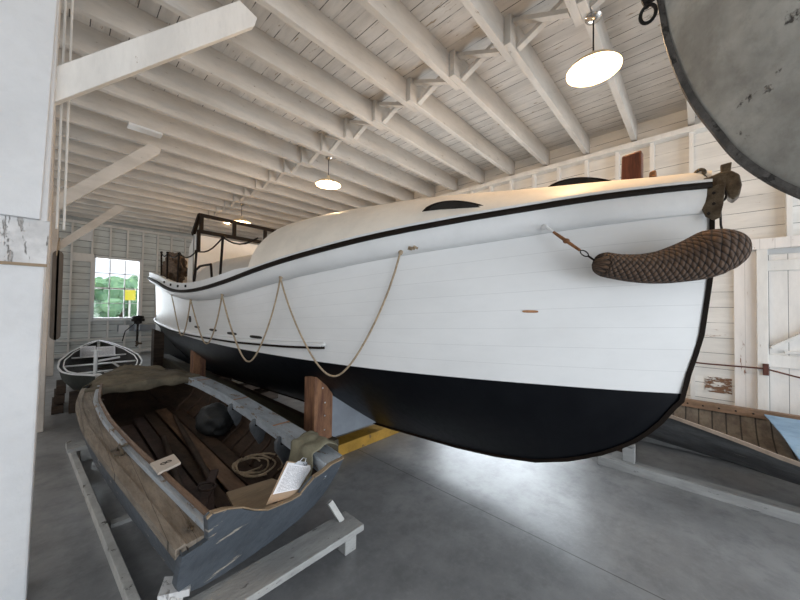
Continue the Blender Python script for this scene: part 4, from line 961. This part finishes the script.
# ================================================================ OLD BOAT AND RACK BY THE RIGHT WALL
t = thing('floor_rack', (4.3, 0, 0), 'grey-white timber rack on the floor carrying the dark planked boat', 'rack')
for x in (3.87, 4.95):
    bm = new(); box(bm, x, x+.13, -2.6, .78, 0, .085); obj('floor_rail', bm, M['rackw'], t, bevel=.005)
bm = new(); box(bm, 3.93, 5.0, .58, .68, .0, .075); obj('cross_rail', bm, M['rackw'], t, bevel=.004)
for y in (.47, -2.0): bm = new(); box(bm, 3.93, 4.01, y, y+.1, .085, .26); obj('upright_block', bm, M['rackw'], t, bevel=.004); bm = new(); box(bm, 3.95, 5.05, y+.1, y+.16, .16, .22); obj('bearer', bm, M['darkwood'], t)
t = thing('planked_boat', (4.5, -.3, .2), 'dark grey planked wooden boat with weathered brown inside beside the right wall', 'boat')
CY = [-2.6+.12*k for k in range(37)]
def cn(Y): return V((smooth(Y, [-2.6,-1.6,-1,-.53,-.26,.13,.8,1.4,1.75], [4.0,3.62,3.62,3.72,3.90,4.06,4.36,4.62,4.80], .1), Y, smooth(Y, [-2.6,-1,-.53,-.26,.13,.8,1.75], [.50,.49,.50,.53,.58,.64,.72], .1)))
def cf(Y): return V((smooth(Y, [-2.6,-1.6,-.7,.2,.8,1.4,1.75], [4.9,5.14,5.16,5.10,5.02,4.9,4.82], .15), Y, smooth(Y, [-2.6,-.7,.2,1.75], [.53,.53,.54,.70], .2)))
def crow(Y, ins=0):
    a, b = cn(Y), cf(Y); w_ = b.x-a.x; zb = interp(Y, [-2.6,.5,1.2,1.75], [.22,.22,.30,.60])+ins
    return [a+V((ins,0,0)), V((a.x+w_*.03+ins, Y, a.z*.65+zb*.35)), V((a.x+w_*.10+ins, Y, a.z*.3+zb*.7)), V((a.x+w_*.24, Y, zb+.015)), V((a.x+w_*.5, Y, zb)), V((b.x-w_*.24, Y, zb+.015)), V((b.x-w_*.10-ins, Y, b.z*.3+zb*.7)), V((b.x-w_*.03-ins, Y, b.z*.65+zb*.35)), b-V((ins,0,0))]
bm = new(); grid(bm, [crow(Y) for Y in CY]); obj('hull_planking', bm, M['canoe'], t, smoothf=True)
M['canoein2'] = surf('inner_vertical_planks', (.20,.165,.125), .75, .2, 4, col2=(.11,.085,.065), stretch=(2,2,.5), bump=.5, lines=((1,.11,.012,.9),))
bm = new(); grid(bm, [crow(Y, .02) for Y in CY[1:-2]]); obj('inside_planking', bm, M['canoein2'], t, smoothf=True)
for k, (a0, a1, mm) in enumerate(((-.022,-.006,'guntan'),(-.006,.014,'dark'),(.014,.03,'guntan'))):
    bm = new(); grid(bm, [[cn(Y)+V((a, 0, b)) for a, b in ((a0,-.02),(a1,-.02),(a1,.012-.004*k),(a0,.012-.004*k))] for Y in CY], close=True); obj('near_gunwale', bm, M[mm], t)
bm = new(); grid(bm, [[cf(Y)+V((a, 0, b)) for a, b in ((-.06,-.05),(.02,-.05),(.02,.03),(-.06,.03))] for Y in CY], close=True); o = obj('far_gunwale', bm, M['canoerail'], t); o['label'] = 'broad bare brown far gunwale'
for Y in [.75-.13*k for k in range(14)]:
    bm = new(); ball(bm, cf(Y)+V((-.062,0,-.01)), (.006,.01,.01), 1); obj('nail', bm, M['iron'], t)
rows = []
for i in range(13):
    Y = -.54-.12*i; a, b = cn(Y), cf(Y); rows.append([V((a.x-.02+(b.x-.12-a.x)*j/12, Y+.05*(j/12), a.z+.012+(b.z-a.z)*j/12+.02*math.sin(math.pi*j/12)-.012*abs(noise.noise(V((i*.6,j*.6,0)))))) for j in range(13)])
bm = new(); grid(bm, rows); tag(obj('blue_cover', bm, M['blue'], solid=.01), 'pale blue cover over the near end of the planked boat', 'cover')
# barrier rope on the right wall
t = thing('barrier_rope', (5.5, -.5, .97), 'dark red barrier rope strung along the right wall past the door', 'rope')
a, b, c = V((5.49, .42, .97)), V((5.49, -.545, .965)), V((5.45, -1.9, .80))
bm = new(); tube(bm, [a, a.lerp(b, .5)-V((0,0,.01)), b], .009, 8)
tube(bm, [b, b.lerp(c, .2)-V((0,0,.035)), b.lerp(c, .4)-V((0,0,.065)), b.lerp(c, .6)-V((0,0,.08)), c], .009, 8); obj('rope', bm, M['red'], t, smoothf=True)
bm = new(); box(bm, 5.48, 5.51, -.575, -.53, .89, 1.02); obj('rope_bracket', bm, M['red'], t, bevel=.004)

# ================================================================ GREY HULL SLUNG OVERHEAD
t = thing('slung_hull', (1.8, -.8, 1.9), 'mottled grey metal boat hull slung overhead at the upper right', 'boat')
prof = [(.175,3.75),(.165,3.4),(.145,3.15),(.12,2.96),(.10,2.80),(.07,2.66),(.04,2.55),(.0,2.44),(-.05,2.33),(-.10,2.225),(-.16,2.135),(-.24,2.045),(-.34,1.965),(-.48,1.90),(-.7,1.845),(-1.1,1.80),(-1.7,1.78),(-2.5,1.78)]
HX = 1.8
prof = [(q.y, q.z) for q in resample([V((0, a, b)) for a, b in prof], [1]*len(prof), 68)[0]]
def hgrid(sg):
    rows = []
    for (y, z) in prof:
        # a strake that starts on the stem at (y,z) and runs aft along -Y, widening
        r = []
        for k in range(17):
            s = (k/16)**1.5; Yk = y+(-2.6-y)*s; zz = z+(min(z, 3.7)-z)*s; wid = .64*(min(1, max(.02, z-1.70)/.9))**.55
            dist = y-Yk; h = wid*(1-math.exp(-dist/.55)); zz += .0
            r.append(V((HX-sg*h, Yk, zz)))
        rows.append(r)
    return rows
bm = new(); grid(bm, hgrid(1)); grid(bm, hgrid(-1)); obj('plating', bm, M['hang'], t, smoothf=True, merge=True)
bm = new(); rows = []
for i, (y, z) in enumerate(prof):
    a = prof[max(0, i-1)]; b = prof[min(len(prof)-1, i+1)]; dy, dz_ = b[0]-a[0], b[1]-a[1]; l = math.hypot(dy, dz_); ny, nz = -dz_/l, dy/l
    rows.append([V((HX+s, y+ny*n, z+nz*n)) for s, n in ((-.022,-.014),(-.016,.008),(.016,.008),(.022,-.014))])
grid(bm, rows, close=True); obj('keel_band', bm, M['hangkeel'], t)
bm = new(); rc = atx(648, 14, HX-.02); 
tube(bm, [rc+V((0,.028*math.cos(a),.040*math.sin(a))) for a in [2*math.pi*k/20 for k in range(20)]], .0075, 8, closed=True); obj('iron_ring', bm, M['iron'], t, smoothf=True)
bm = new(); tube(bm, [rc+V((0,.0,.035)), rc+V((0,.015,.065)), rc+V((0,-.035,.09)), rc+V((0,-.05,.06))], .013, 8); bar(bm, rc+V((0,.02,.06)), rc+V((0,-.06,.085)), .03, .03); obj('ring_bolt', bm, M['iron'], t, smoothf=True)
for y in (-.5, -1.8):
    bm = new(); box(bm, HX-.70, HX+.70, y-.04, y+.04, 3.70, 3.74); obj('lifting_spreader', bm, M['darkwood'], t)
    bm = new(); tube(bm, [(HX, y, 3.74), (HX, y, ZC)], .012); obj('lifting_chain', bm, M['iron'], t)
# ================================================================ LIGHT, CAMERA
w = bpy.data.worlds.new('World'); bpy.context.scene.world = w; w.use_nodes = True
bg = w.node_tree.nodes['Background']; bg.inputs[0].default_value = (.82,.90,1,1); bg.inputs[1].default_value = 1.5
def area(name, loc, rot, sx, sy, e, col):
    l = bpy.data.lights.new(name, 'AREA'); l.shape = 'RECTANGLE'; l.size = sx; l.size_y = sy; l.energy = e; l.color = col
    o = bpy.data.objects.new(name, l); C.objects.link(o); o.location = loc; o.rotation_euler = rot; return o
R = math.radians
area('daylight_open_front', (1.0, -6.5, 1.6), (R(104), 0, 0), 9.0, 3.6, 400, (.9,.95,1))
area('added_fill_left', (-3.1, 6.0, 2.2), (R(90), 0, R(-90)), 9.0, 1.8, 75, (.93,.96,1))  # added fill panel for hull and grey boat; left wall has no windows
area('daylight_added_opening', (XR+.25, 2.7, 1.05), (R(90), 0, R(90)), 2.8, 2.0, 120, (.85,.93,1))  # lights the floor through the added, unseen opening in the right wall
area('daylight_window', (1.25, YF+.3, 2.0), (R(-90), 0, 0), 1.0, 1.8, 60, (.85,.93,1))
s = bpy.data.lights.new('sun', 'SUN'); s.energy = 3.5; s.angle = .02; s.color = (1,.95,.88); so = bpy.data.objects.new('sun', s); C.objects.link(so); so.rotation_euler = (0, R(-28), 0)
cam = bpy.data.cameras.new('Camera'); co = bpy.data.objects.new('Camera', cam); C.objects.link(co)
mt = Matrix((( r2.x, u2.x, -fw.x), (r2.y, u2.y, -fw.y), (r2.z, u2.z, -fw.z))).to_4x4(); mt.translation = CAM
co.matrix_world = mt; cam.sensor_width = 36; cam.lens = F/800*36; cam.clip_start = .05; cam.clip_end = 300
sc = bpy.context.scene; sc.camera = co
vs = sc.view_settings; vs.view_transform = 'Standard'; vs.look = 'None'; vs.exposure = 0.0; vs.gamma = 1
for o in list(bpy.data.objects):
    if 'off' in o: del o['off']
